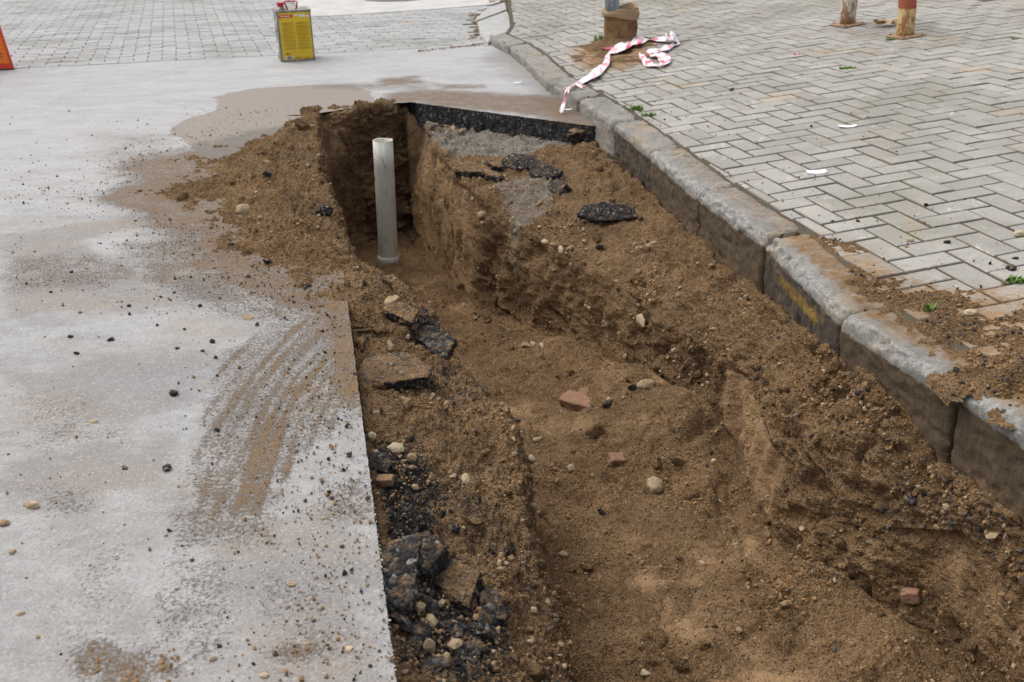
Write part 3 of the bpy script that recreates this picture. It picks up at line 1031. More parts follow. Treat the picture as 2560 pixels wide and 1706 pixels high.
def build_kerbs():
    n = len(KFRONT)
    for i in range(3, n - 1):
        a, b = KFRONT[i].copy(), KFRONT[i + 1].copy()
        d = b - a
        L = np.linalg.norm(d)
        d /= L
        nn = np.array([d[1], -d[0]])
        g = .006 if i < 9 else .009
        off = random.uniform(-.004, .004)
        near = L > 0
        nu = max(10, int(L / (.0075 if i < 9 else .014)))
        prof = []
        rr = .021
        H = .26
        for k in range(40): prof.append((.012 * (1 - k / 40), -H + (H - rr) * k / 40))
        for k in range(9):
            th = k / 8 * math.pi / 2
            prof.append((rr - rr * math.cos(th), -rr + rr * math.sin(th)))
        for k in range(1, 16): prof.append((rr + (KW - rr - .008) * k / 15, 0))
        prof += [(KW, -.008), (KW, -.05), (KW, -H)]
        prof = np.array(prof)
        npf = len(prof)
        us = np.linspace(0, 1, nu)
        U = g + (L - 2 * g) * us
        # rounded ends
        endd = np.minimum(us * L, (1 - us) * L)
        rnd = (.015 if i > 8 else .009) * np.exp(-endd / (.010 if i > 8 else .007))
        c0 = np.array([a[0], a[1]])
        V = np.zeros((nu, npf, 3))
        W = prof[None, :, 0] + off + 0 * U[:, None]
        Zp = prof[None, :, 1] + 0 * U[:, None]
        cen = KW / 2
        W = W + np.sign(cen - W) * rnd[:, None]
        Zp = Zp - rnd[:, None] * (prof[None, :, 1] > -.03)
        V[:, :, 0] = c0[0] + d[0] * U[:, None] + nn[0] * W
        V[:, :, 1] = c0[1] + d[1] * U[:, None] + nn[1] * W
        V[:, :, 2] = Zp + swz(V[:, :, 0], V[:, :, 1]) + random.uniform(-.003, .003)
        Q = V.reshape(-1, 3)
        sc = 1
        disp = .008 * fbm(Q, 9, 3, i + 50) + .0055 * fbm(Q, 42, 4, i + 70, .6) - .016 * np.clip(fbm(Q, 16, 3, i + 90) - .33, 0, 1)
        out = np.zeros_like(Q)
        prf = np.tile(prof, (nu, 1))
        fw = np.where(prf[:, 1] < -.006, 1.0, .25)
        out[:, 0] = -nn[0] * disp * fw * (prf[:, 0] < .1)
        out[:, 1] = -nn[1] * disp * fw * (prf[:, 0] < .1)
        out[:, 2] = disp * (prf[:, 1] > -.03) * .8
        # chips along the front arris
        arr = np.exp(-((prf[:, 0] - .008) / .012) ** 2 - ((prf[:, 1] + .006) / .014) ** 2)
        ch = np.clip(fbm(Q * np.array([1, 1, 0]), 12, 5, i, .6) - .02, 0, 1) * .034 * arr
        out[:, 2] -= ch
        out[:, 0] += nn[0] * ch
        out[:, 1] += nn[1] * ch
        Q = Q + out
        hp = prf[:, 1]
        front = (prf[:, 0] < .02)
        expo = sstep(-.015, -.055, hp) * front
        uu = np.repeat(us, npf)
        r = expo * (1.0 if i < 9 else .35) * (1 if i != 9 else .6)
        gmask = np.zeros(len(Q))
        if i == 5:
            band = np.exp(-((hp + .088 - .012 * uu) / .030) ** 2) * front * sstep(.10, .3, uu) * sstep(.95, .6, uu)
            gmask = band * .85
        if i == 13:
            gmask = 0
        soil = (hp > -.02) * sstep(.015, .075, prf[:, 0]) * (.72 if i < 6 else .55 if i < 8 else .34 if i < 9 else .12)
        if i == 3: soil = soil * 1.15
        soil = np.maximum(soil, front * sstep(-.10, -.2, hp) * .55)
        f = gridfaces(nu, npf)
        # end caps as fans
        arris = np.exp(-((prf[:, 0] - .012) / .024) ** 2) * sstep(-.055, -.025, hp) * (1 if i < 8 else .4)
        arris = np.concatenate([arris, [0, 0]])
        c1 = len(Q)
        Q = np.concatenate([Q, [Q[:npf].mean(0)], [Q[(nu - 1) * npf:nu * npf].mean(0)]])
        ia = np.arange(npf - 1)
        f3 = np.concatenate([np.stack([ia + 1, ia, 0 * ia + c1], 1), np.stack([ia + (nu - 1) * npf, ia + 1 + (nu - 1) * npf, 0 * ia + c1 + 1], 1)])
        mk = np.stack([r, gmask + 0 * r, soil], 1)
        mk = np.concatenate([mk, [[1, 0, .3], [1, 0, .3]]])
        o = mesh_np('kerb_stone', Q, [f, f3], M['kerb'], True, {'mask': np.clip(mk, 0, 1), 'arris': arris})
        tag(o, KLAB[i - 3], 'kerb stone', 'kerb stones between road and pavement')
    # flat ramp stones at the corner
    ramps = [([(1123, 100), (1125, 84), (1160, 62), (1196, 66), (1212, 84), (1128, 92)], 'low wedge kerb stone at the start of the corner ramp'),
             ([(1122, 98), (1104, 82), (1096, 50), (1165, 25), (1182, 60), (1126, 82)], 'large flat pale ramp stone at the corner of the kerb'),
             ([(1090, 46), (1122, 17), (1160, 5), (1165, 22), (1098, 46)], 'farthest flat ramp stone, cut off by the top of the photo')]
    for pts, lab in ramps:
        P = []
        for k, q in enumerate(pts):
            g1 = G(*q, 0.0); s1 = SW(*q)
            right = (q[0] - 1090) / 110
            P.append(G(*q, .012 + .035 * min(max(right, 0), 1)))
        if pts is ramps[0][0]:
            P = [G(*q, z) for q, z in zip(pts, (.012, .05, .05, .05, .055, .03))]
        P = np.array(P)
        c = P.mean(0)
        bm = bmesh.new()
        top = [bm.verts.new(c + (p - c) * .975) for p in P]
        mid = [bm.verts.new(c + (p - c) * .995 - np.array([0, 0, .008])) for p in P]
        bot = [bm.verts.new(p - np.array([0, 0, .12])) for p in P]
        bm.faces.new(top)
        m = len(P)
        for rr_, ss_ in ((top, mid), (mid, bot)):
            for k in range(m):
                bm.faces.new((rr_[k], ss_[k], ss_[(k + 1) % m], rr_[(k + 1) % m]))
        o = bm_obj('kerb_stone', bm, M['ramp'])
        at = o.data.attributes.new('mask', 'FLOAT_COLOR', 'POINT')
        at.data.foreach_set('color', [0.0, 0.0, 0.0, 1.0] * len(o.data.vertices))
        tag(o, lab, 'kerb stone', 'kerb stones between road and pavement')


build_kerbs()
EXPOSURE = 0.40


# ------------------------------------------------------------------ loose stones and broken pieces
def ico(sub):
    bm = bmesh.new()
    bmesh.ops.create_icosphere(bm, subdivisions=sub, radius=1)
    V = np.array([v.co[:] for v in bm.verts])
    Fc = np.array([[v.index for v in f.verts] for f in bm.faces])
    bm.free()
    return V, Fc


ICO = {k: ico(k) for k in (1, 2, 3, 4, 5)}


def rock_verts(kind, seed, sub=3):
    V, Fc = ICO[sub]
    V = V.copy()
    rr = np.random.default_rng(seed)
    if kind == 'pebble':
        V *= 1 + (.26 * fbm(V, .9, 2, seed) + .05 * fbm(V, 3.5, 3, seed + 1))[:, None]
        V *= np.array([1.0, rr.uniform(.6, .85), rr.uniform(.45, .65)])
    else:
        n = 9 if kind == 'chunk' else 7
        D = rr.normal(size=(n, 3))
        D /= np.linalg.norm(D, axis=1)[:, None]
        if kind == 'brick':
            D = np.concatenate([np.eye(3), -np.eye(3), D[:2]])
            lim = np.concatenate([[.75, .55, .42] * 2, rr.uniform(.6, .75, 2)])
        else:
            lim = rr.uniform(.5, .85, n)
        dots = V @ D.T
        s = np.min(np.where(dots > 1e-3, lim / np.maximum(dots, 1e-3), 9), axis=1)
        V = V * np.minimum(s, 1.15)[:, None]
        if kind == 'cobble':
            V *= np.array([1.0, rr.uniform(.65, .9), rr.uniform(.5, .7)])
            V += V * (.14 * fbm(V, 1.6, 3, seed))[:, None]
        elif kind == 'chunk':
            V *= np.array([1.0, rr.uniform(.65, .95), rr.uniform(.5, .8)])
            w1, c1 = worley(V, 2.6, seed)
            V += V * (.18 * fbm(V, 2.2, 3, seed) + (.30 * np.clip(.6 - w1, 0, 1) if sub > 2 else 0) + .10 * fbm(V, 8, 2, seed + 3))[:, None]
        else:
            V += V * (.16 * fbm(V, 2.2, 4, seed, .6))[:, None]
    V /= np.abs(V[:, 0]).max()
    return V, Fc


PROTO = {}


def proto(kind, k, mat, sub=3):
    key = (kind, k, mat, sub)
    if key not in PROTO:
        V, Fc = rock_verts(kind, k * 7 + len(kind), sub)
        me = bpy.data.meshes.new(kind)
        me.from_pydata(V.tolist(), [], Fc.tolist())
        me.polygons.foreach_set('use_smooth', [True] * len(Fc))
        me.materials.append(M[mat])
        PROTO[key] = me
    return PROTO[key]


def loose(name, kind, mat, px, py, wpx, label, cat, group=None, k=0, flat=1.0, yaw=None, sink=.25, tilt=.25, sub=3, loc=None, size=None, elong=1.0):
    if loc is None:
        loc, nr, dist = hit(px, py)
        if loc is None: return None
    else:
        nr, dist = Vector((0, 0, 1)), (Vector(loc) - Vector((0, 0, HC))).length
    s = size or .5 * wpx * K * dist / F
    o = bpy.data.objects.new(name, proto(kind, k, mat, sub))
    q = nr.to_track_quat('Z', 'Y') if nr.z < .9 else Euler((0, 0, 0)).to_quaternion()
    e = Euler((random.uniform(-tilt, tilt), random.uniform(-tilt, tilt), yaw if yaw is not None else random.uniform(-.6, .6)))
    o.rotation_euler = (q @ e.to_quaternion()).to_euler()
    o.scale = (s * elong, s, s * flat)
    h = s * flat * .55
    o.location = Vector(loc) + nr * (h * (1 - 2 * sink))
    link(o)
    return tag(o, label, cat, group)


PEB = [
    (902, 691, 46, 'pale oblong pebble lying on the soil just below the white pipe', .9, 1.25),
    (560, 487, 42, 'angular tan stone on the soil heap left of the trench edge', 1.4, 1),
    (1095, 735, 20, 'upright little cream stone at the foot of the far right trench wall', 1.6, .8),
    (1207, 797, 38, 'two-lobed pale pebble on the trench floor under the rubble bank', .9, 1.1),
    (1246, 796, 19, 'small cream pebble beside the two-lobed pebble', .9, 1.1),
    (1500, 1118, 54, 'large round buff stone half sunk in the trench floor', 1.5, 1),
    (1313, 1081, 33, 'whitish egg shaped stone on the trench floor', 1.3, 1),
    (1222, 1056, 26, 'olive grey round pebble at the left edge of the trench floor', 1.5, .95),
    (910, 1033, 42, 'tan pebble on the gravelly ledge beside the saw cut', 1.1, 1.1),
    (1600, 838, 21, 'small white pebble on the bank under the kerb', 1.0, 1.1),
    (1483, 886, 40, 'long grey pebble leaning on an asphalt lump in the trench', .9, 1.25),
    (1255, 558, 26, 'upright tan pebble near the top of the rubble bank', 1.6, .9),
    (1475, 738, 44, 'flat buff stone set in the pale clay face', .9, 1.1),
    (851, 1006, 34, 'round dusty stone wedged against the road edge', 1.5, 1),
    (1068, 1105, 40, 'grey angular stone on the gravel of the near left ledge', 1.3, 1),
    (1846, 1215, 21, 'grey stone stuck in the smooth cut face of the right bank', 1.4, .9),
    (1108, 494, 32, 'tan stone at the top corner of the far right trench wall', 1.2, 1),
    (1086, 458, 17, 'round pale pebble in the upper right trench wall below the grey slabs', 1.2, 1),
    (1180, 505, 24, 'buff stone on the rubble below the curved asphalt strip', 1.2, 1),
    (1290, 575, 22, 'brownish pebble right of the upright tan pebble', 1.0, 1.2),
    (1500, 560, 20, 'pale slim pebble on the soil below the tilted asphalt slab', .8, 1.4),
    (1235, 1010, 22, 'small tan pebble near the trench lip in the middle', 1.0, 1.2),
    (1225, 790, 14, 'tiny buff pebble left of the small cream pebble', 1.0, 1.2),
    (1640, 1060, 18, 'round grey pebble on the trench floor left of the smooth cut face', 1.1, 1.0),
    (1480, 1548, 30, 'cream stone at the bottom of the trench floor in the foreground', 1.1, 1.2),
    (72, 1164, 42, 'brown oval pebble on the damp road at the far left', .9, 1.2),
    (11, 1205, 28, 'round tan pebble cut off by the left side of the photo', 1.2, 1),
    (31, 1270, 20, 'cream pebble on the pale road below the round tan one', 1.1, 1),
    (47, 1411, 20, 'olive pebble on the pale road in the lower left', 1.0, 1),
    (215, 970, 18, 'pale pebble alone on the road left of the broom strokes', .8, 1.2),
    (573, 731, 27, 'ochre flake of stone on the road above the broom strokes', .6, 1.2),
    (606, 1555, 22, 'white pebble on the road at the bottom edge of the photo', 1.2, 1.1),
    (490, 1517, 20, 'whitish grey pebble on the road near the bottom edge', 1.2, 1.0),
    (667, 1345, 24, 'brown lump pair on the smooth damp road near the cut', 1.0, 1.2),
    (744, 1192, 15, 'small brown stone on the road below the broom strokes', 1.0, 1.0),
    (787, 1081, 17, 'brown pebble on the road right beside the saw cut', 1.0, 1.0),
    (714, 1480, 19, 'brown stone on the damp road close to the near cut edge', 1.0, 1.0),
    (200, 617, 12, 'ochre pebble on the far part of the damp road', .9, 1.2),
    (800, 1492, 24, 'round flat brown disc of stone beside the saw cut edge', .6, 1.0),
    (868, 950, 24, 'dark tan stone in the crevice right of the road edge', 1.3, 1.0),
    (1180, 1010, 16, 'small tan stone at the crumbling trench lip', 1.0, 1.2),
    (930, 1545, 18, 'little white stone in the black rubble at the bottom', 1.2, 1),
]
for k, (x, y, wv, lab, fl, el) in enumerate(PEB):
    loose('pebble', 'pebble' if k % 3 else 'cobble', 'pebble', x, y, wv * .92, lab, 'stone', 'loose stones', k % 7, fl * .9, None, .34, .3, 4, elong=el)

CHIP = [
    (532, 563, 16, 'upright black asphalt chip on the soil left of the trench lip'),
    (613, 603, 30, 'black asphalt bit with a pale side on the soil heap'),
    (570, 638, 19, 'squat black asphalt chip lower on the soil heap'),
    (704, 659, 29, 'flat dark asphalt slab bit near the top end of the saw cut'),
    (297, 705, 15, 'black chip on the damp grey band of the road'),
    (298, 724, 10, 'smaller black chip right below another on the damp road'),
    (161, 776, 20, 'ragged black chip on the pale road at the left'),
    (254, 783, 26, 'black and tan cluster chip on the pale road'),
    (487, 788, 21, 'dark crumbly asphalt lump just above the broom strokes'),
    (176, 814, 18, 'dark rounded asphalt bit on the lower left of the pale band'),
    (408, 802, 15, 'small pointed black chip left of the broom strokes'),
    (466, 808, 14, 'thin black chip left of the crumbly lump'),
    (117, 673, 12, 'tiny dark chip beside a brown crumb on the far damp road'),
    (424, 758, 10, 'tiny black speck of asphalt in the middle of the pale band'),
    (398, 908, 36, 'grey gravel clump on the road left of the broom strokes'),
    (400, 674, 14, 'slim black chip between the two damp bands'),
    (369, 684, 12, 'pale topped dark chip between the two damp bands'),
    (279, 612, 9, 'tiny black chip on the upper damp band'),
    (165, 627, 13, 'dark flat chip near the puddle on the road'),
    (287, 1078, 20, 'dark grey rounded asphalt bit on the road at mid left'),
    (753, 1484, 13, 'black bit on the damp road close to the near cut'),
    (385, 1080, 26, 'string of black crumbs on the damp road'),
    (1375, 570, 34, 'crumbly black lump on the soil below the tilted slab'),
    (1345, 607, 18, 'small sharp black chip below the crumbly lump'),
    (1400, 932, 42, 'dark gravelly asphalt lump beside the broken brick'),
    (1452, 895, 36, 'dark asphalt lump under the long grey pebble'),
    (1385, 1178, 28, 'dark speckled lump on the trench floor'),
    (1660, 856, 14, 'black chip on the bank above the smooth cut face'),
    (1190, 970, 30, 'pale and dark chip sticking out from the trench lip'),
    (1163, 1268, 30, 'dark oblong chip on the near left ledge by the lip'),
    (745, 493, 66, 'soil covered asphalt lump overhanging the trench lip'),
    (612, 403, 34, 'pale lump with a black underside on the soil heap'),
    (1680, 209, 19, 'black asphalt lump alone on the pavement blocks'),
    (1864, 292, 9, 'tiny black bit on the pavement near the larger white paper'),
    (1956, 262, 9, 'thin upright black bit on the pavement behind the small paper'),
    (1995, 271, 10, 'black bit right of the small paper on the pavement'),
    (1913, 510, 12, 'black pebble of asphalt on the pavement next to the kerb gap'),
    (1971, 510, 12, 'flat black bit on a pale pavement block'),
    (2175, 559, 26, 'pair of black asphalt lumps on the near pavement'),
    (2332, 596, 22, 'black asphalt lump at the right side of the photo'),
    (2320, 621, 34, 'crumbly dark lump on the weedy pavement joint at the right'),
    (2127, 472, 14, 'black bit in a joint between two pavement blocks'),
    (2218, 459, 10, 'small black bit on the long joint of the pavement'),
    (2060, 350, 8, 'dark crumb beyond the middle of the pavement'),
    (1975, 905, 36, 'dark lump on top of the soil bank below the kerb'),
    (2095, 1155, 40, 'black and white speckled lump in the bank below the kerb'),
]
for k, (x, y, wv, lab) in enumerate(CHIP):
    loc = None
    if x > 1640 and y < 650: loc = SW(x, y)
    loose('asphalt_chip', 'chunk', 'asphalt', x, y, wv * .72, lab, 'asphalt chip', 'black asphalt chips', k % 8, random.uniform(.8, 1.2), None, .15, .3, 3, loc=loc)

for x, y, wv, lab in [(2090, 555, 17, 'pale round pebble on a near pavement block'), (2342, 541, 26, 'orange tan stone at the right edge of the photo'), (2229, 723, 28, 'cream pebble on the soil covered pavement')]:
    loose('pebble', 'pebble', 'pebble', x, y, wv, lab, 'stone', 'loose stones', 3, 1, None, .2, .2, 3, loc=SW(x, y))

BRK = [(1328, 929, 92, 'broken red brick lying on the trench floor', .55, -.45, 1.0), (1415, 1062, 44, 'dusty brick corner standing in the trench floor', 1.2, .3, 1.0),
       (1342, 900, 30, 'thin flake of red brick above the broken brick', .35, .1, 1.0), (1240, 1478, 28, 'small pink brick fragment at the foot of the left wall', .8, .5, .7),
       (886, 1108, 46, 'brown brick lump on the black ledge beside the cut', .9, 0, 1.0), (612, 374, 18, 'small pinkish brick bit high on the soil heap', .6, .2, 1.0),
       (2093, 1367, 44, 'soil caked brick lump low on the right bank', 1.0, .3, 1.0)]
for k, (x, y, wv, lab, fl, yw, sk) in enumerate(BRK):
    loose('brick_fragment', 'brick', 'brick', x, y, wv * .9, lab, 'brick', 'brick fragments', k % 4, fl, yw, .3, .34, 4)


def slab(px, py, wm, dm, tm, yaw, tilt, roll, label, mat='asphalt_dusty', lift=0.0, seed=0, loc=None, name='asphalt_slab'):
    """a ragged broken plate: wm wide, dm deep, tm thick"""
    if loc is None: loc, nr, dist = hit(px, py)
    V, Fc = ICO[5]
    rr = np.random.default_rng(seed)
    n = 7
    ang = np.sort(rr.uniform(0, 2 * math.pi, n) * .35 + np.arange(n) * 2 * math.pi / n * .9)
    D = np.stack([np.cos(ang), np.sin(ang), rr.uniform(-.15, .15, n)], 1)
    D = np.concatenate([D, [[0, 0, 1], [0, 0, -1]]])
    lim = np.concatenate([rr.uniform(.75, 1.0, n), [.5, .5]])
    dots = V @ D.T
    s = np.min(np.where(dots > 1e-3, lim / np.maximum(dots, 1e-3), 9), axis=1)
    Q = V * np.minimum(s, 1.5)[:, None]
    Q = Q / np.array([np.abs(Q[:, 0]).max(), np.abs(Q[:, 1]).max(), np.abs(Q[:, 2]).max()])
    Q = Q * np.array([wm / 2, dm / 2, tm / 2])
    side = 1 - sstep(.55, .95, np.abs(Q[:, 2]) / (tm / 2))
    Vh = V * np.array([1, 1, .15])
    w1, c1 = worley(Q, 60, seed)
    Q += Vh * ((.016 * fbm(Q, 20, 4, seed, .6) + .010 * np.clip(.6 - w1, 0, 1)) * side)[:, None]
    Q[:, 2] += (.004 * fbm(Q, 14, 3, seed + 2) + .003 * fbm(Q, 70, 3, seed + 5)) * np.sign(Q[:, 2])
    o = mesh_np(name, Q, [Fc], M[mat], True)
    o.rotation_euler = (tilt, roll, yaw)
    o.location = Vector(loc) + Vector((0, 0, lift))
    return tag(o, label, 'asphalt slab', 'broken asphalt slabs')


slab(1392, 502, .31, .085, .060, -.36, .95, -.10, 'tilted black asphalt slab with white dust below the kerb', 'asphalt', .018, 1)
slab(1200, 380, .20, .09, .075, -.32, .75, 0, 'left piece of the curved asphalt strip on the shelf', 'asphalt', -.004, 2)
slab(1255, 402, .19, .09, .07, -.62, .7, .1, 'middle piece of the curved asphalt strip, white at its end', 'asphalt', -.004, 3)
slab(1283, 436, .13, .09, .06, -1.1, .5, .2, 'lowest lump of the curved asphalt strip beside the white lime', 'asphalt', -.006, 4)
slab(1000, 300, .10, .05, .035, -.15, .5, 0, 'small black asphalt block under the far cut edge', 'asphalt', .005, 5)
slab(1085, 397, .20, .12, .045, -.2, .25, .2, 'grey gravelly slab tipping over the far right trench wall', 'asphalt_dusty', .01, 6)
slab(1135, 388, .12, .05, .03, -.9, .2, .3, 'narrow grey slab leaning on the shelf', 'asphalt_dusty', .02, 7)
slab(1128, 408, .14, .045, .03, -.75, .2, .2, 'thin stone slab lying under the narrow grey slab', 'asphalt_dusty', .01, 17)
slab(1300, 313, .12, .06, .05, .2, .2, 0, 'grey wedge of asphalt where the cut meets the kerb', 'asphalt_dusty', .01, 8, loc=G(1325, 315, -.06))
slab(905, 868, .21, .15, .055, .12, .14, 0, 'soil covered asphalt slab with a black front face beside the cut', 'asphalt_dusty', .006, 9)
slab(925, 733, .13, .07, .05, -.45, .35, .1, 'soil topped asphalt slab on the ledge near the pale pebble', 'asphalt_dusty', .008, 10)
slab(1000, 790, .14, .10, .04, -.8, .1, .3, 'black gritty crust at the trench lip', 'asphalt', .0, 11)
slab(868, 1072, .09, .05, .035, -.5, .4, 0, 'black ragged plate against the road edge above the brown brick', 'asphalt', .004, 12)
slab(912, 1325, .08, .17, .07, .05, .35, .1, 'long black asphalt block standing beside the near saw cut', 'asphalt', .0, 13)
slab(975, 1290, .10, .09, .07, .4, .3, -.3, 'cracked black block right of the long one', 'asphalt', .0, 14)
slab(1050, 1345, .15, .10, .05, -.5, .30, .1, 'tan topped asphalt slab with a white edge in the black rubble', 'asphalt_dusty', .004, 15)
slab(1120, 1400, .07, .07, .06, .2, .4, .2, 'black knob at the right end of the black rubble', 'asphalt', -.005, 16)
for k, (x, y, wv, lab) in enumerate([(960, 1480, 100, 'largest crumbly black lump in the rubble at the bottom'), (1035, 1450, 95, 'rounded black lump right of the largest one'), (1080, 1500, 80, 'brown speckled black lump near the foot of the rubble'),
                                     (925, 1435, 74, 'black lump next to the saw cut in the rubble'), (1000, 1535, 84, 'low black lump at the front of the rubble'), (1110, 1445, 60, 'gravelly black lump under the knob'),
                                     (985, 1410, 64, 'small black lump under the tan topped slab'), (1080, 1548, 46, 'last black lump of the rubble at the bottom edge'), (990, 1250, 36, 'black lump with white chip above the cracked block'),
                                     (1045, 1215, 34, 'dark gravel lump in the middle of the near ledge'), (1015, 1185, 28, 'small dark gravel lump below the grey angular stone')]):
    loose('asphalt_lump', 'chunk', 'asphalt', x, y, wv, lab, 'asphalt lump', 'black asphalt rubble', k % 8, .8, None, .35, .4, 5)


for k, (x, y, wv, lab) in enumerate([(706, 258, 48, 'large earth clod at the far left corner of the trench'), (694, 290, 46, 'flat earth clod tipping over the trench edge below the corner clod'), (866, 250, 44, 'overhanging earth clod at the back of the trench beside the black cut')]):
    loose('earth_clod', 'chunk', 'soil', x, y, wv, lab, 'earth clod', 'large earth clods', k, .6, None, .4, .3, 5)


# ------------------------------------------------------------------ countless crumbs, gravel and soil
def scatter(name, pts, nrm, sizes, mat, sub=1, kinds=('chunk', 'pebble'), sink=.15, smooth=None):
    n = len(pts)
    vars_ = [rock_verts(kinds[i % len(kinds)], 200 + i, sub) for i in range(8)]
    pick = rng.integers(0, 8, n)
    Vs, Fs, As, off = [], [], [], 0
    for v in range(8):
        idx = np.where(pick == v)[0]
        if not len(idx): continue
        V, Fc = vars_[v]
        q = rng.normal(size=(len(idx), 4)); q /= np.linalg.norm(q, axis=1)[:, None]
        a, b, c, d = q.T
        Rm = np.stack([1 - 2 * (c * c + d * d), 2 * (b * c - a * d), 2 * (b * d + a * c), 2 * (b * c + a * d), 1 - 2 * (b * b + d * d), 2 * (c * d - a * b),
                       2 * (b * d - a * c), 2 * (c * d + a * b), 1 - 2 * (b * b + c * c)], 1).reshape(-1, 3, 3)
        P = np.einsum('nij,vj->nvi', Rm, V) * sizes[idx][:, None, None]
        P = P + (pts[idx] + nrm[idx] * (sizes[idx] * (.5 - sink))[:, None])[:, None, :]
        nv = len(V)
        Vs.append(P.reshape(-1, 3))
        Fs.append((Fc[None] + (np.arange(len(idx)) * nv)[:, None, None]).reshape(-1, 3) + off)
        As.append(np.repeat(rng.random((len(idx), 3)), nv, 0))
        off += len(idx) * nv
    o = mesh_np(name, np.concatenate(Vs), [np.concatenate(Fs)], M[mat], ('pebble' in kinds and 'chunk' not in kinds) if smooth is None else smooth, {'rnd': np.concatenate(As)})
    return tag(o, kind='stuff')


def pick_terrain(n, dens):
    p = dens / dens.sum()
    return rng.choice(len(TV), n, p=p)


tx_, ty_, tz_ = TV.T
vis = (TS > 1.02) * (TS < 10.98) * (ty_ < 5.55) * (ty_ > .9)
# vertices are denser near the camera and on the walls; weight to even out
flat_w = np.where((TS > 5.2) & (TS < 8), 1.7, np.where(TS > 9, 1.2, .8)) * np.where(TEND > 0, .25, 1)
onheap = (TS <= 1.02) * (TS > .2) * (ty_ > 2.65) * (ty_ < 5.2)
UPN = np.tile(np.array([0, 0, 1.0]), (len(TV), 1))
lump = np.clip(.35 + 1.6 * fbm(TV, 5.5, 3, 77), .04, 2)
d_ = (vis + 1.1 * onheap) * flat_w * (1 - .8 * TMASK[:, 0]) * lump
i_ = pick_terrain(24000, d_)
scatter('soil_crumbs', TV[i_], TN[i_], np.clip(rng.lognormal(math.log(.0024), .5, 24000), .0010, .010), 'crumb_soil', 1, ('chunk', 'chunk', 'pebble'), .2)
i_ = pick_terrain(1000, d_ * (1 - TMASK[:, 0]) * (ty_ < 4.5) * (1 + 2.5 * ((TS > 7.3) & (ty_ < 2.5))))
scatter('soil_clods', TV[i_], TN[i_], np.clip(rng.lognormal(math.log(.0105), .55, 1000), .005, .042), 'soil', 3, ('chunk',), .45, True)
d_ = (vis + .5 * onheap) * flat_w * (.02 + TMASK[:, 1] ** 2 * 2.4 + .12 * (TS > 9) * (ty_ < 2.7))
i_ = pick_terrain(3400, d_)
scatter('asphalt_crumbs', TV[i_], TN[i_], np.clip(rng.lognormal(math.log(.0030), .5, 3400), .0012, .011), 'crumb_dark', 1, ('chunk',), .15)
d_ = (vis + .6 * onheap) * flat_w * (.25 + 1.4 * TMASK[:, 1] + 1.6 * TMASK[:, 2] + .9 * ((TS > 8) & (TS < 11) & (ty_ > 2.9))) * lump
i_ = pick_terrain(3000, d_)
scatter('gravel', TV[i_], TN[i_], np.clip(rng.lognormal(math.log(.0036), .6, 3000), .0014, .017), 'crumb_pale', 1, ('pebble', 'chunk'), .1)


# crumbs on the road
def road_points(n, f):
    P = []
    while len(P) < n:
        y = random.uniform(1.05, 5.6)
        x = random.uniform(-.62 * y - .4, .1)
        xe = cutx(y) if y < 2.62 else np.interp(y, OUT[:, 0], OUT[:, 1])
        if y > 5.35:
            if x > -1.1: continue
        if x > xe - .004: continue
        if random.random() < f(xe - x, y): P.append((x, y, .0005))
    return np.array(P)


def bunch(P, amt=.12):
    return P


gate = lambda d, y: .05 + (.5 if y < 2.6 else 1.0) * math.exp(-d / (.13 if y < 2.6 else .28))
pr = road_points(4600, gate)
near = []
while len(near) < 1100:
    y = random.uniform(1.12, 2.35)
    x = cutx(y) - abs(random.gauss(0, .17)) - .003
    near.append((x, y, .0005))
pats = []
for poly in ([(195, 1505), (245, 1508), (240, 1540), (205, 1538)], [(285, 1535), (325, 1530), (308, 1570), (272, 1570)], [(362, 1520), (402, 1508), (397, 1545), (365, 1548)]):
    q = np.array(gpoly(poly)); c = q.mean(0)
    for _ in range(60):
        a = q[random.randrange(len(q))]; s_ = random.random() ** .7
        pp = c + (a - c) * s_ + np.array([random.gauss(0, .008), random.gauss(0, .010)])
        if pp[0] < cutx(pp[1]) - .005: pats.append((pp[0], pp[1], .0005))
k_ = fbm(pr, 4.5, 3, 15) + .3 * rng.normal(size=len(pr)) > -.05
pr = pr[k_]
more = []
film_zone = np.array(gpoly([(450, 520), (600, 500), (800, 580), (815, 760), (640, 730), (520, 660)]))
while len(more) < 1500:
    x, y = random.uniform(-1.4, -.3), random.uniform(2.4, 3.8)
    if polydist(np.array([x]), np.array([y]), film_zone)[0] > random.gauss(0, .05) and x < cutx(y) - .004: more.append((x, y, .0005))
pr = np.concatenate([pr, np.array(near), np.array(more)])
n_ = len(pr)
up = np.tile([0, 0, 1.0], (n_, 1))
c_ = rng.random(n_)
sz = np.clip(rng.lognormal(math.log(.0018), .5, n_), .0008, .007)
scatter('soil_crumbs_on_road', pr[c_ < .62], up[c_ < .62], sz[c_ < .62], 'crumb_soil', 1, ('chunk', 'pebble'), .1)
scatter('asphalt_crumbs_on_road', pr[c_ > .74], up[c_ > .74], sz[c_ > .74] * 1.1, 'crumb_dark', 1, ('chunk',), .1)
m_ = (c_ >= .62) & (c_ <= .74)
scatter('gravel_on_road', pr[m_], up[m_], sz[m_], 'crumb_pale', 1, ('pebble',), .1)


chips = []
while len(chips) < 170:
    y = random.uniform(1.1, 1.75)
    chips.append((cutx(y) - abs(random.gauss(0, .006)) + .003, y, .0006))
chips = np.array(chips)
scatter('chips_of_the_cut', chips, np.tile([0, 0, 1.0], (170, 1)), np.clip(rng.lognormal(math.log(.0013), .5, 170), .0006, .004), 'crumb_grey', 1, ('chunk',), .3)
pats = np.array(pats)
scatter('mud_pats_on_road', pats, np.tile([0, 0, 1.0], (len(pats), 1)), np.clip(rng.lognormal(math.log(.0020), .5, len(pats)), .001, .006), 'crumb_soil', 2, ('chunk',), .3)


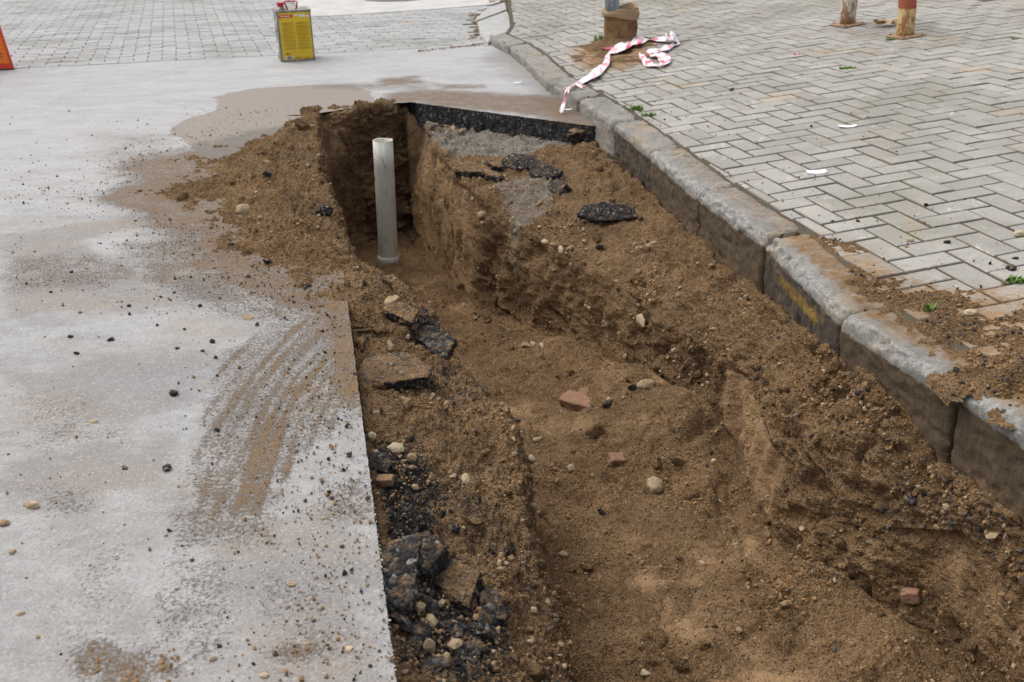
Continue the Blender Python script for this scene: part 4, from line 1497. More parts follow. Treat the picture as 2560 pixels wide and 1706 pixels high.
# soil lying on the pavement: a thin uneven heap that dips under the blocks
def soil_sheet(name, poly, res, hfun, cx):
    poly = np.array(poly)
    lo, hi = poly.min(0) - .06, poly.max(0) + .06
    nx, ny = int((hi[0] - lo[0]) / res), int((hi[1] - lo[1]) / res)
    X, Y = np.meshgrid(np.linspace(lo[0], hi[0], nx), np.linspace(lo[1], hi[1], ny))
    x, y = X.ravel(), Y.ravel()
    P = np.stack([x, y, 0 * x], 1)
    h = hfun(x, y, P)
    V = np.stack([x, y, swz(x, y) + h], 1)
    f = gridfaces(ny, nx)
    good = (h > -.004)
    f = f[good[f].any(1)]
    used = np.unique(f)
    rm = np.full(len(V), -1); rm[used] = np.arange(len(used))
    o = mesh_np(name, V[used], [rm[f]], M['soil'], True, {'mask': np.stack([0 * x, .35 + 0 * x, .1 + 0 * x], 1)[used]})
    tag(o, kind='stuff')
    sel = np.where(h > .0005)[0]
    return V[sel], h[sel]


def h_pave(x, y, P):
    d = polydist(x, y, SOILP)
    n = fbm(P, 7, 4, 61)
    c1 = SW(2320, 880)[:2]
    c2 = SW(2180, 730)[:2]
    bumpv = .05 * np.exp(-((x - c1[0]) ** 2 + (y - c1[1]) ** 2) / .018) + .012 * np.exp(-((x - c2[0]) ** 2 + (y - c2[1]) ** 2) / .02)
    w, c = worley(P, 40, 3)
    w2, c2_ = worley(P, 90, 4)
    tex = .012 * np.clip(.6 - w, 0, 1) * (c > .4) + .005 * np.clip(.6 - w2, 0, 1) + .003 * fbm(P, 60, 3, 62)
    h = -.013 + .009 * sstep(-.02, .10, d) + .012 * n * sstep(-.05, .05, d) + bumpv * (.6 + .8 * fbm(P, 14, 3, 66)) + tex * sstep(-.06, .02, d) * .8
    # stop at the back of the kerb, lie over its edge a little where the heap is
    return np.where(d < -.05, -.02, h)


pts_, hh_ = soil_sheet('spilled_soil', SOILP, .0055, h_pave, None)
i_ = rng.choice(len(pts_), 2200)
scatter('soil_crumbs_on_pavement', pts_[i_], np.tile([0, 0, 1.0], (2200, 1)), np.clip(rng.lognormal(math.log(.0021), .5, 2200), .001, .008), 'crumb_soil', 1, ('chunk',), .1)
i_ = rng.choice(len(pts_), 500)
scatter('asphalt_crumbs_on_pavement', pts_[i_], np.tile([0, 0, 1.0], (500, 1)), np.clip(rng.lognormal(math.log(.0025), .5, 500), .001, .008), 'crumb_dark', 1, ('chunk',), .1)


def h_pot(x, y, P):
    d = polydist(x, y, POTP)
    c1 = SW(1425, 100)[:2]
    b = .06 * np.exp(-((x - c1[0]) ** 2 + (y - c1[1]) ** 2) / .03)
    return -.008 + b + .009 * fbm(P, 6, 4, 63) + .004 * fbm(P, 35, 2, 64) + .008 * sstep(-.05, .15, d)


soil_sheet('spilled_soil', POTP, .016, h_pot, None)
# sparse crumbs over the pavement and kerb gap
P = []
while len(P) < 900:
    y = random.uniform(1.9, 6.5)
    xl = np.interp(y, PLINE[:, 1], PLINE[:, 0])
    x = xl + abs(random.gauss(0, .35)) - .015
    if random.random() < 2.0 / y ** 1.3 or x < xl + .03: P.append((x, y, swz(x, y)))
P = np.array(P)
c_ = rng.random(len(P))
sz = np.clip(rng.lognormal(math.log(.0019), .5, len(P)), .0009, .007)
upz = np.tile([0, 0, 1.0], (len(P), 1))
scatter('soil_crumbs_on_pavement', P[c_ < .6], upz[c_ < .6], sz[c_ < .6], 'crumb_soil', 1, ('chunk',), .1)
scatter('asphalt_crumbs_on_pavement', P[c_ >= .6], upz[c_ >= .6], sz[c_ >= .6], 'crumb_dark', 1, ('chunk',), .1)


# ------------------------------------------------------------------ tin can
def box_bm(bm, lo, hi):
    v = [bm.verts.new((x, y, z)) for z in (lo[2], hi[2]) for y in (lo[1], hi[1]) for x in (lo[0], hi[0])]
    for f in ((0, 2, 3, 1), (4, 5, 7, 6), (0, 1, 5, 4), (2, 6, 7, 3), (0, 4, 6, 2), (1, 3, 7, 5)):
        bm.faces.new([v[i] for i in f])
    return v


def tube_bm(bm, path, rad, seg=10, close=False, caps=True, squash=None):
    path = [Vector(p) for p in path]
    rads = rad if hasattr(rad, '__len__') else [rad] * len(path)
    rings = []
    ref = Vector((0, 0, 1))
    for i, p in enumerate(path):
        a = path[i - 1] if i > 0 else p
        b = path[i + 1] if i < len(path) - 1 else p
        if close: a, b = path[i - 1], path[(i + 1) % len(path)]
        t = (b - a).normalized()
        u = t.cross(Vector((0.13, .98, .11)))
        if u.length < .1: u = t.cross(Vector((1, 0, 0)))
        u.normalize()
        w_ = t.cross(u)
        rings.append([bm.verts.new(p + (u * math.cos(k * 2 * math.pi / seg) + w_ * math.sin(k * 2 * math.pi / seg)) * rads[i]) for k in range(seg)])
    m = len(rings)
    for i in range(m if close else m - 1):
        A, B = rings[i], rings[(i + 1) % m]
        for k in range(seg):
            bm.faces.new((A[k], A[(k + 1) % seg], B[(k + 1) % seg], B[k]))
    if caps and not close:
        bm.faces.new(rings[0][::-1])
        bm.faces.new(rings[-1])
    return rings


M['tin_yellow'] = mat_simple('tin_yellow', (.62, .41, .016), (.70, .48, .028), .45, 9, spec=.4)
M['tin_metal'] = mat_simple('tin_metal', (.20, .19, .155), (.33, .31, .26), .45, 14, .6)
M['ink_ochre'] = mat_simple('ink_ochre', (.44, .285, .018), (.48, .32, .022), .5, 30)
M['ink_red'] = mat_simple('ink_red', (.62, .045, .015), (.56, .04, .015), .5, 10)
M['ink_black'] = mat_simple('ink_black', (.03, .03, .03), (.05, .05, .045), .5, 10)
M['ink_white'] = mat_simple('ink_white', (.72, .72, .68), (.66, .66, .63), .5, 10)
M['plastic_red'] = mat_simple('plastic_red', (.55, .03, .045), (.48, .025, .035), .4, 8)


def mat_tinside():
    t = NT('tin_side')
    s = t.scalevec(t.co, (6, 6, 9))
    n = t.noise(1.3, 3, .5, 1.2, co=s)
    c = t.mix(t.mapr(n, .40, .47), (.045, .055, .04), (.20, .21, .19))
    c = t.mix(t.mapr(n, .55, .60), c, (.60, .60, .56))
    return t.done(c, .45, spec=.4)


M['tin_side'] = mat_tinside()


def build_can():
    a, b = G(705 / K, 157 / K), G(789 / K, 151 / K)
    W = float(np.linalg.norm(b - a))
    yaw = math.atan2(b[1] - a[1], b[0] - a[0])
    H, D = W * 1.46, W * .98
    root = empty('tin_can', a + np.array([0, 0, .001]), yaw)
    tag(root, 'yellow metal tin can with a red cap and handle standing on the road', 'tin can')
    bm = bmesh.new()
    box_bm(bm, (0, 0, .004), (W, D, H - .006))
    bmesh.ops.bevel(bm, geom=[e for e in bm.edges if abs(e.verts[0].co.z - e.verts[1].co.z) > .05], offset=.012, segments=3, affect='EDGES')
    # pressed bottom and top seams
    body = bm_obj('body', bm, M['tin_metal'], root)
    bm = bmesh.new()
    for z in (0.0, H - .012):
        bm = bmesh.new()
        box_bm(bm, (-.003, -.003, z), (W + .003, D + .003, z + .012))
        bmesh.ops.bevel(bm, geom=[e for e in bm.edges if abs(e.verts[0].co.z - e.verts[1].co.z) > .005], offset=.012, segments=3, affect='EDGES')
        bm_obj('seam', bm, M['tin_metal'], root)
    bm = bmesh.new()
    box_bm(bm, (.012, -.0022, .014), (W - .012, -.0006, H - .014))
    lab = bm_obj('front_label', bm, M['tin_yellow'], root)
    bm = bmesh.new()
    box_bm(bm, (-.0022, .012, .014), (-.0006, D - .012, H - .014))
    bm_obj('side_label', bm, M['tin_side'], root)

    def art(name, rects, mat, y=-.0034):
        bm = bmesh.new()
        for x0, z0, x1, z1 in rects:
            box_bm(bm, (W * x0, y, H * z0), (W * x1, y + .001, H * z1))
        return bm_obj(name, bm, M[mat], lab)
    # columns of small print
    rc = []
    rr = random.Random(5)
    for c0, c1 in ((.12, .47), (.53, .90)):
        z = .76
        while z > .24:
            n = rr.choice((2, 3, 4, 6))
            for _ in range(n):
                rc.append((c0, z, c1 - rr.choice((0, 0, .02, .1)), z + .0095))
                z -= .0150
                if z < .24: break
            z -= .014
    art('small_print', rc, 'ink_ochre')
    art('banner', [(.055, .865, .46, .925)], 'ink_red')
    # worn white lettering on the banner and the pale strip beside it
    lt = []
    x = .20
    for wv in (.012, .026, .022, .026, .026, .024, .022, .012, .022):
        lt.append((x, .886, x + wv * .8, .904)); x += wv
    lt.append((.12, .882, .165, .910))
    art('lettering', lt, 'ink_white', -.0046)
    art('white_strip', [(.50, .895, .82, .918), (.66, .868, .95, .893)], 'ink_white')
    rc = [(.16 + k * .0125, .055, .16 + k * .0125 + rr.choice((.004, .007)), .105) for k in range(13)]
    art('barcode_field', [(.13, .045, .35, .112)], 'ink_white')
    art('barcode', rc, 'ink_black', -.0046)
    art('wear', [(.37, .05, .60, .075), (.42, .078, .56, .09), (.66, .05, .96, .07), (.72, .072, .80, .088)], 'ink_ochre')
    cu = bpy.data.curves.new('volume_mark', 'FONT')
    cu.body = '18 L'
    cu.size = H * .075
    cu.extrude = .0004
    ob = bpy.data.objects.new('tmp', cu)
    C.objects.link(ob)
    me = bpy.data.meshes.new_from_object(ob.evaluated_get(bpy.context.evaluated_depsgraph_get()))
    bpy.data.objects.remove(ob)
    me.materials.clear()
    me.materials.append(M['ink_black'])
    o = link(bpy.data.objects.new('volume_mark', me), lab)
    o.rotation_euler = (R(90), 0, 0)
    o.location = (W * .12, -.0036, H * .135)
    # spout, cap, handle
    cx, cy = W * .17, D * .33
    bm = bmesh.new()
    tube_bm(bm, [(cx, cy, H - .008), (cx, cy, H + .006), (cx, cy, H + .012), (cx, cy, H + .03)], [.034, .034, .023, .019], 24)
    bm_obj('spout', bm, M['tin_metal'], root, True)
    bm = bmesh.new()
    tube_bm(bm, [(cx, cy, H + .022), (cx, cy, H + .040), (cx, cy, H + .041), (cx, cy, H + .048)], [.021, .023, .027, .027], 24)
    cap = bm_obj('cap', bm, M['plastic_red'], root, False)
    bm = bmesh.new()
    hx0, hx1 = W * .36, W * .60
    tube_bm(bm, [(hx0 + .004, cy, H - .004), (hx0 - .014, cy, H + .046), (hx0 - .008, cy, H + .053), (hx1, cy, H + .053), (hx1 + .016, cy, H + .046), (hx1 + .012, cy, H + .02), (hx1, cy, H - .004)], .0052, 10)
    tube_bm(bm, [(cx + .02, cy, H + .045), (hx0 - .008, cy, H + .052)], .0045, 8)
    bm_obj('handle', bm, M['plastic_red'], root, True)


build_can()


# ------------------------------------------------------------------ orange warning board
def build_board():
    M['orange'] = mat_simple('orange_sheet', (.80, .17, .012), (.74, .15, .012), .45, 5, spec=.4)
    M['board_red'] = mat_simple('board_red', (.62, .05, .025), (.55, .04, .02), .5, 9)
    p = G(31, 161)
    root = empty('warning_board', p, R(8))
    tag(root, 'orange warning board with a red border, only its right edge in view', 'warning board')
    Hh, wb, wt = .95, .62, .36
    t = .03

    def trap(z0, z1, m, y0, y1, mat, name, par):
        bm = bmesh.new()
        def xr(z): return -(wb - wt) / 2 * z / Hh
        def xl(z): return -wb + (wb - wt) / 2 * z / Hh
        q = [(xl(z0) + m, z0), (xr(z0) - m, z0), (xr(z1) - m, z1), (xl(z1) + m, z1)]
        f = [bm.verts.new((x, y0 + z * .10, z)) for x, z in q]
        g = [bm.verts.new((x, y1 + z * .10, z)) for x, z in q]
        bm.faces.new(f); bm.faces.new(g[::-1])
        for k in range(4): bm.faces.new((f[k], g[k], g[(k + 1) % 4], f[(k + 1) % 4]))
        return bm_obj(name, bm, M[mat], par)
    trap(0.008, Hh, 0, 0, t, 'board_red', 'board', root)
    pan = trap(.045, Hh - .03, .009, -.002, -.0004, 'orange', 'sheet', root)
    rr = random.Random(3)
    bm = bmesh.new()
    for row, z in enumerate((.085, .105)):
        x = -.50
        while x < -.06:
            wv = rr.uniform(.008, .02)
            v = box_bm(bm, (x, -.0035, z), (x + wv, -.0026, z + .008))
            for q in v: q.co.y += q.co.z * .10
            x += wv + rr.uniform(.004, .012)
    bm_obj('lettering', bm, M['ink_black'], pan)
    bm = bmesh.new()
    for x in (-wb / 2,):
        tube_bm(bm, [(x, .30, .0), (x, .13, Hh * .9)], .012, 8)
    bm_obj('rear_leg', bm, M['board_red'], root, True)
    bm = bmesh.new()
    box_bm(bm, (-wb, -.004, 0), (0, t + .004, .010))
    bm_obj('foot_strip', bm, M['ink_black'], root)


build_board()


# ------------------------------------------------------------------ white drain pipe
def mat_pipe():
    t = NT('grey_white_plastic')
    c = t.mix(t.mapr(t.noise(3, 4, .6), .3, .7), (.50, .49, .42), (.58, .57, .50))
    s = t.scalevec(t.co, (26, 26, 9))
    c = t.mix(t.mapr(t.noise(1.6, 4, .7, co=s), .57, .66, 0, .6), c, (.22, .15, .085))
    c = t.mix(t.mapr(t.noise(60, 4, .7), .66, .70, 0, .8), c, (.10, .065, .035))
    return t.done(c, .5, t.bump(t.noise(40, 3), .05, .002), spec=.4)


def build_pipe():
    M['pipe'] = mat_pipe()
    base, nr, _ = hit(896, 628)
    yb = 4.98
    b = Vector(G(893, 594, -.665))
    tp = Vector(G(879.5, 322, -.055))
    tp.y = b.y + .02
    d = ray(879.5, 322); tt_ = tp.y / d[1]
    tp = Vector((d[0] * tt_, tp.y, HC + d[2] * tt_))
    root = empty('drain_pipe', b)
    tag(root, 'white plastic drain pipe standing upright in the far end of the trench', 'pipe')
    ax = (tp - b)
    L = ax.length
    ax.normalize()
    u = ax.cross(Vector((0, 1, 0))).normalized()
    v = ax.cross(u)
    r = .050
    seg = 40
    bm = bmesh.new()
    def ring(h, rad, jag=0.0):
        return [bm.verts.new(ax * (h + jag * J[k]) + (u * math.cos(k * 2 * math.pi / seg) + v * math.sin(k * 2 * math.pi / seg)) * rad) for k in range(seg)]
    J = []
    for k in range(seg):
        a = k / seg
        J.append(.0015 * math.sin(a * 25) - (.006 if k in (9, 10) else 0))
    R_ = [ring(-.03, r), ring(L * .4, r), ring(L * .8, r), ring(L, r, 1), ring(L - .002, r - .0045, 1), ring(L * .5, r - .0045), ring(0, r - .0045)]
    for A, B in zip(R_[:-1], R_[1:]):
        for k in range(seg): bm.faces.new((A[k], A[(k + 1) % seg], B[(k + 1) % seg], B[k]))
    bm_obj('tube', bm, M['pipe'], root, True)
    bm = bmesh.new()
    tube_bm(bm, [ax * h for h in (-.085, -.08, -.055, -.05, -.02, -.01, .012, .016)], [.054, .056, .056, .054, .054, .0555, .0555, .052], 36)
    bm_obj('socket', bm, M['pipe'], root, True)
    bm = bmesh.new()
    pth = []
    for k in range(10):
        a = k / 9 * R(75)
        pth.append(Vector((0, 0, -.08)) + Vector((.10 * (1 - math.cos(a)), -.05 * (1 - math.cos(a)), -.10 * math.sin(a))))
    rad = [.053] * 10
    rad[-1] = .058; rad[-2] = .058
    tube_bm(bm, pth, rad, 32)
    bm_obj('elbow', bm, M['pipe'], root, True)
    # mud packed on the joint
    loose('mud_clod', 'chunk', 'crumb_soil', 0, 0, 0, 'clod of mud stuck on the foot of the white pipe', 'mud clod', None, 2, .8, .4, .3, .2, 3,
          loc=tuple(b + Vector((.008, -.052, -.07))), size=.036)


build_pipe()


# ------------------------------------------------------------------ sign post in its sleeve
def build_post():
    t = NT('galvanised_steel')
    c = t.mix(t.noise(22, 4, .7), (.30, .35, .38), (.42, .47, .50))
    M['galv'] = t.done(c, .45, metal=.5, spec=.4)
    t = NT('clay_caked')
    c = t.mix(t.mapr(t.noise(14, 5, .65), .3, .7), (.13, .075, .036), (.27, .165, .082))
    c = t.mix(t.mapr(t.noise(50, 4, .7), .6, .75, 0, .6), c, (.36, .25, .14))
    M['clay'] = t.done(c, .95, t.bump(t.noise(45, 5, .7), .7, .01), spec=.1)
    t = NT('pale_clay')
    c = t.mix(t.noise(18, 4, .7), (.26, .185, .11), (.40, .30, .19))
    M['clay_pale'] = t.done(c, .95, t.bump(t.noise(60, 4, .7), .6, .006), spec=.1)
    pc = SW(1425, 98)
    root = empty('pipe_sleeve', pc)
    tag(root, 'brown clay-caked pipe stub with a broken collar on the pavement', 'pipe stub')
    seg, r, H = 56, .110, .235
    bm = bmesh.new()
    rings = []
    prof = [(-.03, 1.08), (0, 1.06), (.05, 1.0), (.10, .985), (.15, .97), (.18, .99), (.195, 1.0)]
    for z, q in prof:
        rg = []
        for k in range(seg):
            a = k * 2 * math.pi / seg
            p = np.array([[math.cos(a) * 2, math.sin(a) * 2, z * 14]])
            rr = r * q * (1 + .075 * perlin(p)[0] + .05 * perlin(p * 2.6)[0])
            rg.append(bm.verts.new((rr * math.cos(a), rr * math.sin(a), z)))
        rings.append(rg)
    inn = [bm.verts.new((v.co.x * .86, v.co.y * .86, .195)) for v in rings[-1]]
    inn2 = [bm.verts.new((v.co.x * .84, v.co.y * .84, .03)) for v in rings[-1]]
    rings += [inn, inn2]
    for A, B in zip(rings[:-1], rings[1:]):
        for k in range(seg): bm.faces.new((A[k], A[(k + 1) % seg], B[(k + 1) % seg], B[k]))
    bm.faces.new(inn2)
    bm_obj('stub', bm, M['clay'], root, True)
    # collar: a thick ring, missing on the right, tipped
    bm = bmesh.new()
    a0, a1 = R(-185), R(-22)
    rr_ = []
    n = 40
    for i in range(n):
        a = a0 + (a1 - a0) * i / (n - 1)
        ro, ri = r * 1.13, r * .93
        z0, z1 = .165 + .012 * math.sin(a * 2), .215 + .010 * math.sin(a * 3)
        wob = 1 + .02 * perlin(np.array([[a * 3, 0, 0]]))[0]
        rr_.append([bm.verts.new((q * wob * math.cos(a), q * wob * math.sin(a), z)) for q, z in ((ri, z0), (ro * .98, z0), (ro * 1.02, (z0 + z1) / 2), (ro, z1), (ri, z1))])
    for A, B in zip(rr_[:-1], rr_[1:]):
        for k in range(5): bm.faces.new((A[k], A[(k + 1) % 5], B[(k + 1) % 5], B[k]))
    bm.faces.new(rr_[0]); bm.faces.new(rr_[-1][::-1])
    bm_obj('collar', bm, M['clay_pale'], root, False)
    bm = bmesh.new()
    rr_ = []
    for i in range(26):
        a = R(-12) + (R(175) - R(-12)) * i / 25
        z = .205 + .034 * math.exp(-((a - .75) / .8) ** 2)
        wob = 1 + .03 * perlin(np.array([[a * 3, 5, 0]]))[0]
        rr_.append([bm.verts.new((q * wob * math.cos(a), q * wob * math.sin(a), zz)) for q, zz in ((r * .84, .180), (r * 1.03, .178), (r * 1.06, z), (r * 1.0, z + .010), (r * .84, z + .006))])
    for A, B in zip(rr_[:-1], rr_[1:]):
        for k in range(5): bm.faces.new((A[k], A[(k + 1) % 5], B[(k + 1) % 5], B[k]))
    bm.faces.new(rr_[0]); bm.faces.new(rr_[-1][::-1])
    bm_obj('broken_rim', bm, M['clay_pale'], root, False)
    # channel post standing in the stub
    q = pc + np.array([-.055, .03, 0])
    post = empty('sign_post', q + np.array([0, 0, .03]), R(4))
    tag(post, 'grey galvanised channel post with a row of holes inside the clay-caked stub', 'sign post')
    bm = bmesh.new()
    w2, th, dep = .048, .0035, .030
    pr_ = [(-w2, 0), (-w2 * .45, 0), (-w2 * .36, dep * .5), (w2 * .36, dep * .5), (w2 * .45, 0), (w2, 0), (w2, th), (w2 * .5, th), (w2 * .4, dep * .5 + th), (-w2 * .4, dep * .5 + th), (-w2 * .5, th), (-w2, th)]
    A = [bm.verts.new((x, y, 0)) for x, y in pr_]
    B = [bm.verts.new((x, y, 2.3)) for x, y in pr_]
    for k in range(12): bm.faces.new((A[k], B[k], B[(k + 1) % 12], A[(k + 1) % 12]))
    bm.faces.new(A); bm.faces.new(B[::-1])
    for k in range(60):
        z = .05 + k * .0375
        c = [bm.verts.new((math.cos(a) * .0055, dep * .5 - .001, z + math.sin(a) * .0075)) for a in np.linspace(0, 2 * math.pi, 12, endpoint=False)]
        f = bm.faces.new(c)
        f.material_index = 1
    t = NT('pale_hole')
    M['pale_rim'] = t.done((.62, .64, .64), .6)
    o = bm_obj('channel', bm, M['galv'], post)
    o.data.materials.append(M['pale_rim'])


build_post()


# ------------------------------------------------------------------ rusty hoop barrier
def mat_hoop():
    t = NT('rusty_paint')
    s = t.n('ShaderNodeSeparateXYZ'); t.l(t.co, s.inputs[0])
    red = t.mix(t.noise(9, 4, .7), (.33, .055, .045), (.46, .11, .09))
    wht = t.mix(t.noise(7, 4, .6), (.50, .48, .40), (.60, .56, .45))
    yel = t.mix(t.noise(10, 4, .6), (.52, .37, .17), (.62, .48, .26))
    low = t.mix(t.mapr(s.outputs[0], .15, .3), wht, yel)
    zb = t.mapr(s.outputs[0], .15, .3, .215, .165)
    isr = t.mapr(t.math('SUBTRACT', s.outputs[2], zb), -.004, .004)
    c = t.mix(isr, low, red)
    sv = t.scalevec(t.co, (16, 16, 7))
    rust = t.mapr(t.math('ADD', t.noise(1.5, 6, .75, co=sv), t.math('MULTIPLY', t.noise(9, 4, .7), .25)), .56, .66)
    c = t.mix(t.math('MULTIPLY', rust, .85), c, t.mix(t.noise(50, 4), (.17, .060, .020), (.34, .135, .035)))
    c = t.mix(t.mapr(t.noise(26, 4, .7), .62, .67), c, (.07, .035, .025))
    return t.done(c, .7, t.bump(t.noise(50, 4), .3, .004), spec=.25)


def build_hoop():
    M['hoop'] = mat_hoop()
    M['rust'] = mat_simple('rusty_plate', (.22, .13, .08), (.40, .27, .17), .85, 20, bs=.3)
    a = SW(1946, 58)
    b = SW(2077, 84)
    W = float(np.hypot(b[0] - a[0], b[1] - a[1]))
    yaw = math.atan2(b[1] - a[1], b[0] - a[0])
    root = empty('hoop_barrier', a, yaw)
    tag(root, 'rusty red and white painted tube hoop bolted to the pavement, cut off at the top', 'hoop barrier')
    dz = float(b[2] - a[2])
    r = .050
    path = []
    for z in np.linspace(0, .42, 9): path.append((-.02 * z, 0, z))
    n = 14
    top = .62
    for k in range(1, n):
        q = k / n
        path.append((.02 + (W - .12) * q, 0, .42 + .22 * math.sin(math.pi * min(q * 1.15, 1) * .5) - .18 * q ** 3))
    path += [(W - .075, 0, .40), (W - .055, 0, .34), (W - .040, 0, .29), (W - .025, 0, .245), (W - .012, 0, .205), (W - .004, 0, .165), (W, 0, .12), (W + .004, 0, .06), (W + .006, 0, dz)]
    bm = bmesh.new()
    tube_bm(bm, path, r, 28)
    bm_obj('tube', bm, M['hoop'], root, True)
    for x, z in ((0, 0), (W + .006, dz)):
        bm = bmesh.new()
        box_bm(bm, (-.085, -.075, 0.001), (.085, .075, .012))
        bmesh.ops.bevel(bm, geom=bm.edges[:], offset=.003, segments=1, affect='EDGES')
        o = bm_obj('base_plate', bm, M['rust'], root)
        o.location = (x + .012, 0, z)
        o.rotation_euler = (R(.4), R(-4), R(20) - yaw)
        for sx, sy in ((-1, -1), (1, -1), (1, 1), (-1, 1)):
            bm = bmesh.new()
            tube_bm(bm, [(sx * .066, sy * .058, .011), (sx * .066, sy * .058, .020)], .009, 6)
            bm_obj('bolt', bm, M['rust'], o)


build_hoop()


# ------------------------------------------------------------------ striped tape
def build_tape():
    t = NT('striped_tape')
    uv = t.n('ShaderNodeUVMap').outputs[0]
    s = t.n('ShaderNodeSeparateXYZ'); t.l(uv, s.inputs[0])
    v = t.math('ABSOLUTE', t.math('SUBTRACT', s.outputs[1], .5))
    u = t.math('ADD', s.outputs[0], t.math('MULTIPLY', v, .11))
    fr = t.math('FRACT', t.math('MULTIPLY', u, 6.3))
    st = t.mapr(fr, .56, .60)
    fade = t.mapr(t.noise(5, 3), .35, .65, .30, 1)
    c = t.mix(t.math('MULTIPLY', st, fade), (.86, .84, .88), (.74, .05, .09))
    t.setin(t.b, 'Subsurface Weight', 0.0)
    M['tape'] = t.done(c, .35, spec=.4)
    s0 = 4.706

    def Z(x, y): return ((1200 + x / s0) / K, (80 + y / s0) / K)
    # pairs of edge points read along the strip, with a height above the surface
    strand = [
        (930, 945, 975, 958, 'r', .006), (948, 890, 995, 898, 'r', .03), (966, 835, 1012, 842, 'r', .05), (985, 760, 1030, 768, 'r', .085), (1003, 690, 1048, 700, 'r', .115), (1020, 650, 1056, 668, 's', .014),
        (1048, 640, 1072, 655, 's', .02), (1085, 622, 1110, 632, 's', .022), (1130, 600, 1150, 626, 's', .012), (1185, 555, 1220, 600, 's', .008), (1240, 515, 1290, 572, 's', .012), (1290, 478, 1350, 548, 's', .02),
        (1340, 440, 1420, 498, 's', .024), (1375, 405, 1455, 465, 's', .02), (1425, 380, 1490, 425, 's', .016), (1460, 350, 1520, 372, 's', .02), (1465, 310, 1533, 325, 's', .022), (1485, 270, 1530, 280, 's', .016),
        (1510, 240, 1530, 266, 's', .012), (1540, 205, 1575, 255, 's', .014), (1590, 165, 1640, 228, 's', .022), (1650, 128, 1700, 208, 's', .03), (1730, 98, 1765, 185, 's', .03), (1768, 118, 1790, 165, 's', .022), (1795, 85, 1830, 150, 's', .03),
        (1830, 45, 1870, 138, 's', .035), (1890, 55, 1920, 125, 's', .026), (1950, 68, 1965, 110, 's', .016), (1990, 82, 2000, 102, 's', .01), (2060, 72, 2068, 108, 's', .014), (2130, 62, 2140, 105, 's', .02), (2175, 50, 2190, 100, 's', .03),
        (2185, 5, 2205, 90, 's', .06), (2222, 70, 2228, 100, 's', .03), (2240, 0, 2262, 85, 's', .06), (2275, 10, 2285, 100, 's', .05), (2310, 40, 2300, 118, 's', .03), (2345, 95, 2320, 130, 's', .012), (2352, 125, 2310, 122, 's', .008),
        (2352, 140, 2290, 118, 's', .008), (2300, 165, 2260, 130, 's', .012), (2220, 205, 2180, 165, 's', .016), (2150, 235, 2105, 198, 's', .02), (2100, 245, 2070, 190, 's', .028), (2030, 240, 1985, 200, 's', .03), (1990, 275, 1962, 235, 's', .02),
        (2040, 290, 2075, 235, 's', .024), (2070, 290, 2130, 240, 's', .02), (2085, 310, 2215, 255, 's', .016), (2110, 340, 2250, 320, 's', .014), (2110, 385, 2240, 350, 's', .014), (2120, 395, 2180, 385, 's', .02), (2090, 385, 2090, 410, 's', .014),
        (2040, 370, 2000, 408, 's', .012), (2000, 330, 1935, 390, 's', .012), (1950, 285, 1885, 320, 's', .016), (1905, 262, 1866, 245, 's', .02)]
    A, B = [], []
    for x1, y1, x2, y2, s_, h in strand:
        if s_ == 'r':
            dpt = Vector(G(*Z(960, 945), 0.0))
            p = [Vector(G(*Z(x, y), h)) for x, y in ((x1, y1), (x2, y2))]
        else:
            p = [Vector(SW(*Z(x, y), h)) for x, y in ((x1, y1), (x2, y2))]
        A.append(p[0]); B.append(p[1])
    # smooth the two edges
    def cr(P, n=5):
        out = []
        for i in range(len(P) - 1):
            p0, p1, p2, p3 = P[max(i - 1, 0)], P[i], P[i + 1], P[min(i + 2, len(P) - 1)]
            for k in range(n):
                t_ = k / n
                out.append(.5 * ((2 * p1) + (p2 - p0) * t_ + (2 * p0 - 5 * p1 + 4 * p2 - p3) * t_ ** 2 + (3 * p1 - p0 - 3 * p2 + p3) * t_ ** 3))
        out.append(P[-1])
        return out
    A, B = cr(A), cr(B)
    nv = 7
    V, UV = [], []
    L = 0
    for i in range(len(A)):
        if i: L += ((A[i] + B[i]) / 2 - (A[i - 1] + B[i - 1]) / 2).length
        for k in range(nv):
            q = k / (nv - 1)
            p = A[i] * (1 - q) + B[i] * q
            p = p + Vector((0, 0, .006 * perlin(np.array([[L * 14, q * 3, 0.]]))[0] + .004 * math.sin(q * 9 + L * 25)))
            g_ = swz(p.x, p.y) + .002
            if i > 30: p.z = max(p.z, g_)
            V.append(p[:]); UV.append((L, q))
    V = np.array(V)
    f = gridfaces(len(A), nv)
    o = mesh_np('barrier_tape', V, [f], M['tape'], True)
    uvl = o.data.uv_layers.new(name='UVMap')
    UV = np.array(UV, np.float32)
    uvl.data.foreach_set('uv', UV[f.ravel()].ravel())
    sol = o.modifiers.new('thickness', 'SOLIDIFY')
    sol.thickness = .0006
    tag(o, 'crumpled red and white striped barrier tape trailing over the kerb', 'barrier tape')
    # short loose end standing out of the twist
    for (pts, lab) in (([(1120, 622, 1135, 610), (1170, 650, 1185, 620), (1190, 668, 1215, 640), (1235, 655, 1250, 640)], None),
                       ([(1765, 140, 1790, 120), (1800, 165, 1820, 140), (1860, 178, 1866, 158)], None)):
        A = cr([Vector(SW(*Z(a, b), .012)) for a, b, c, d in pts]); B = cr([Vector(SW(*Z(c, d), .02)) for a, b, c, d in pts])
        V = np.array([p[:] for ab in zip(A, B) for p in ab])
        f = gridfaces(len(A), 2)
        o2 = mesh_np('loose_end', V, [f], M['tape'], True, parent=o)
        uvl = o2.data.uv_layers.new(name='UVMap')
        UV = np.array([(i * .01, q) for i in range(len(A)) for q in (0, 1)], np.float32)
        uvl.data.foreach_set('uv', UV[f.ravel()].ravel())


build_tape()


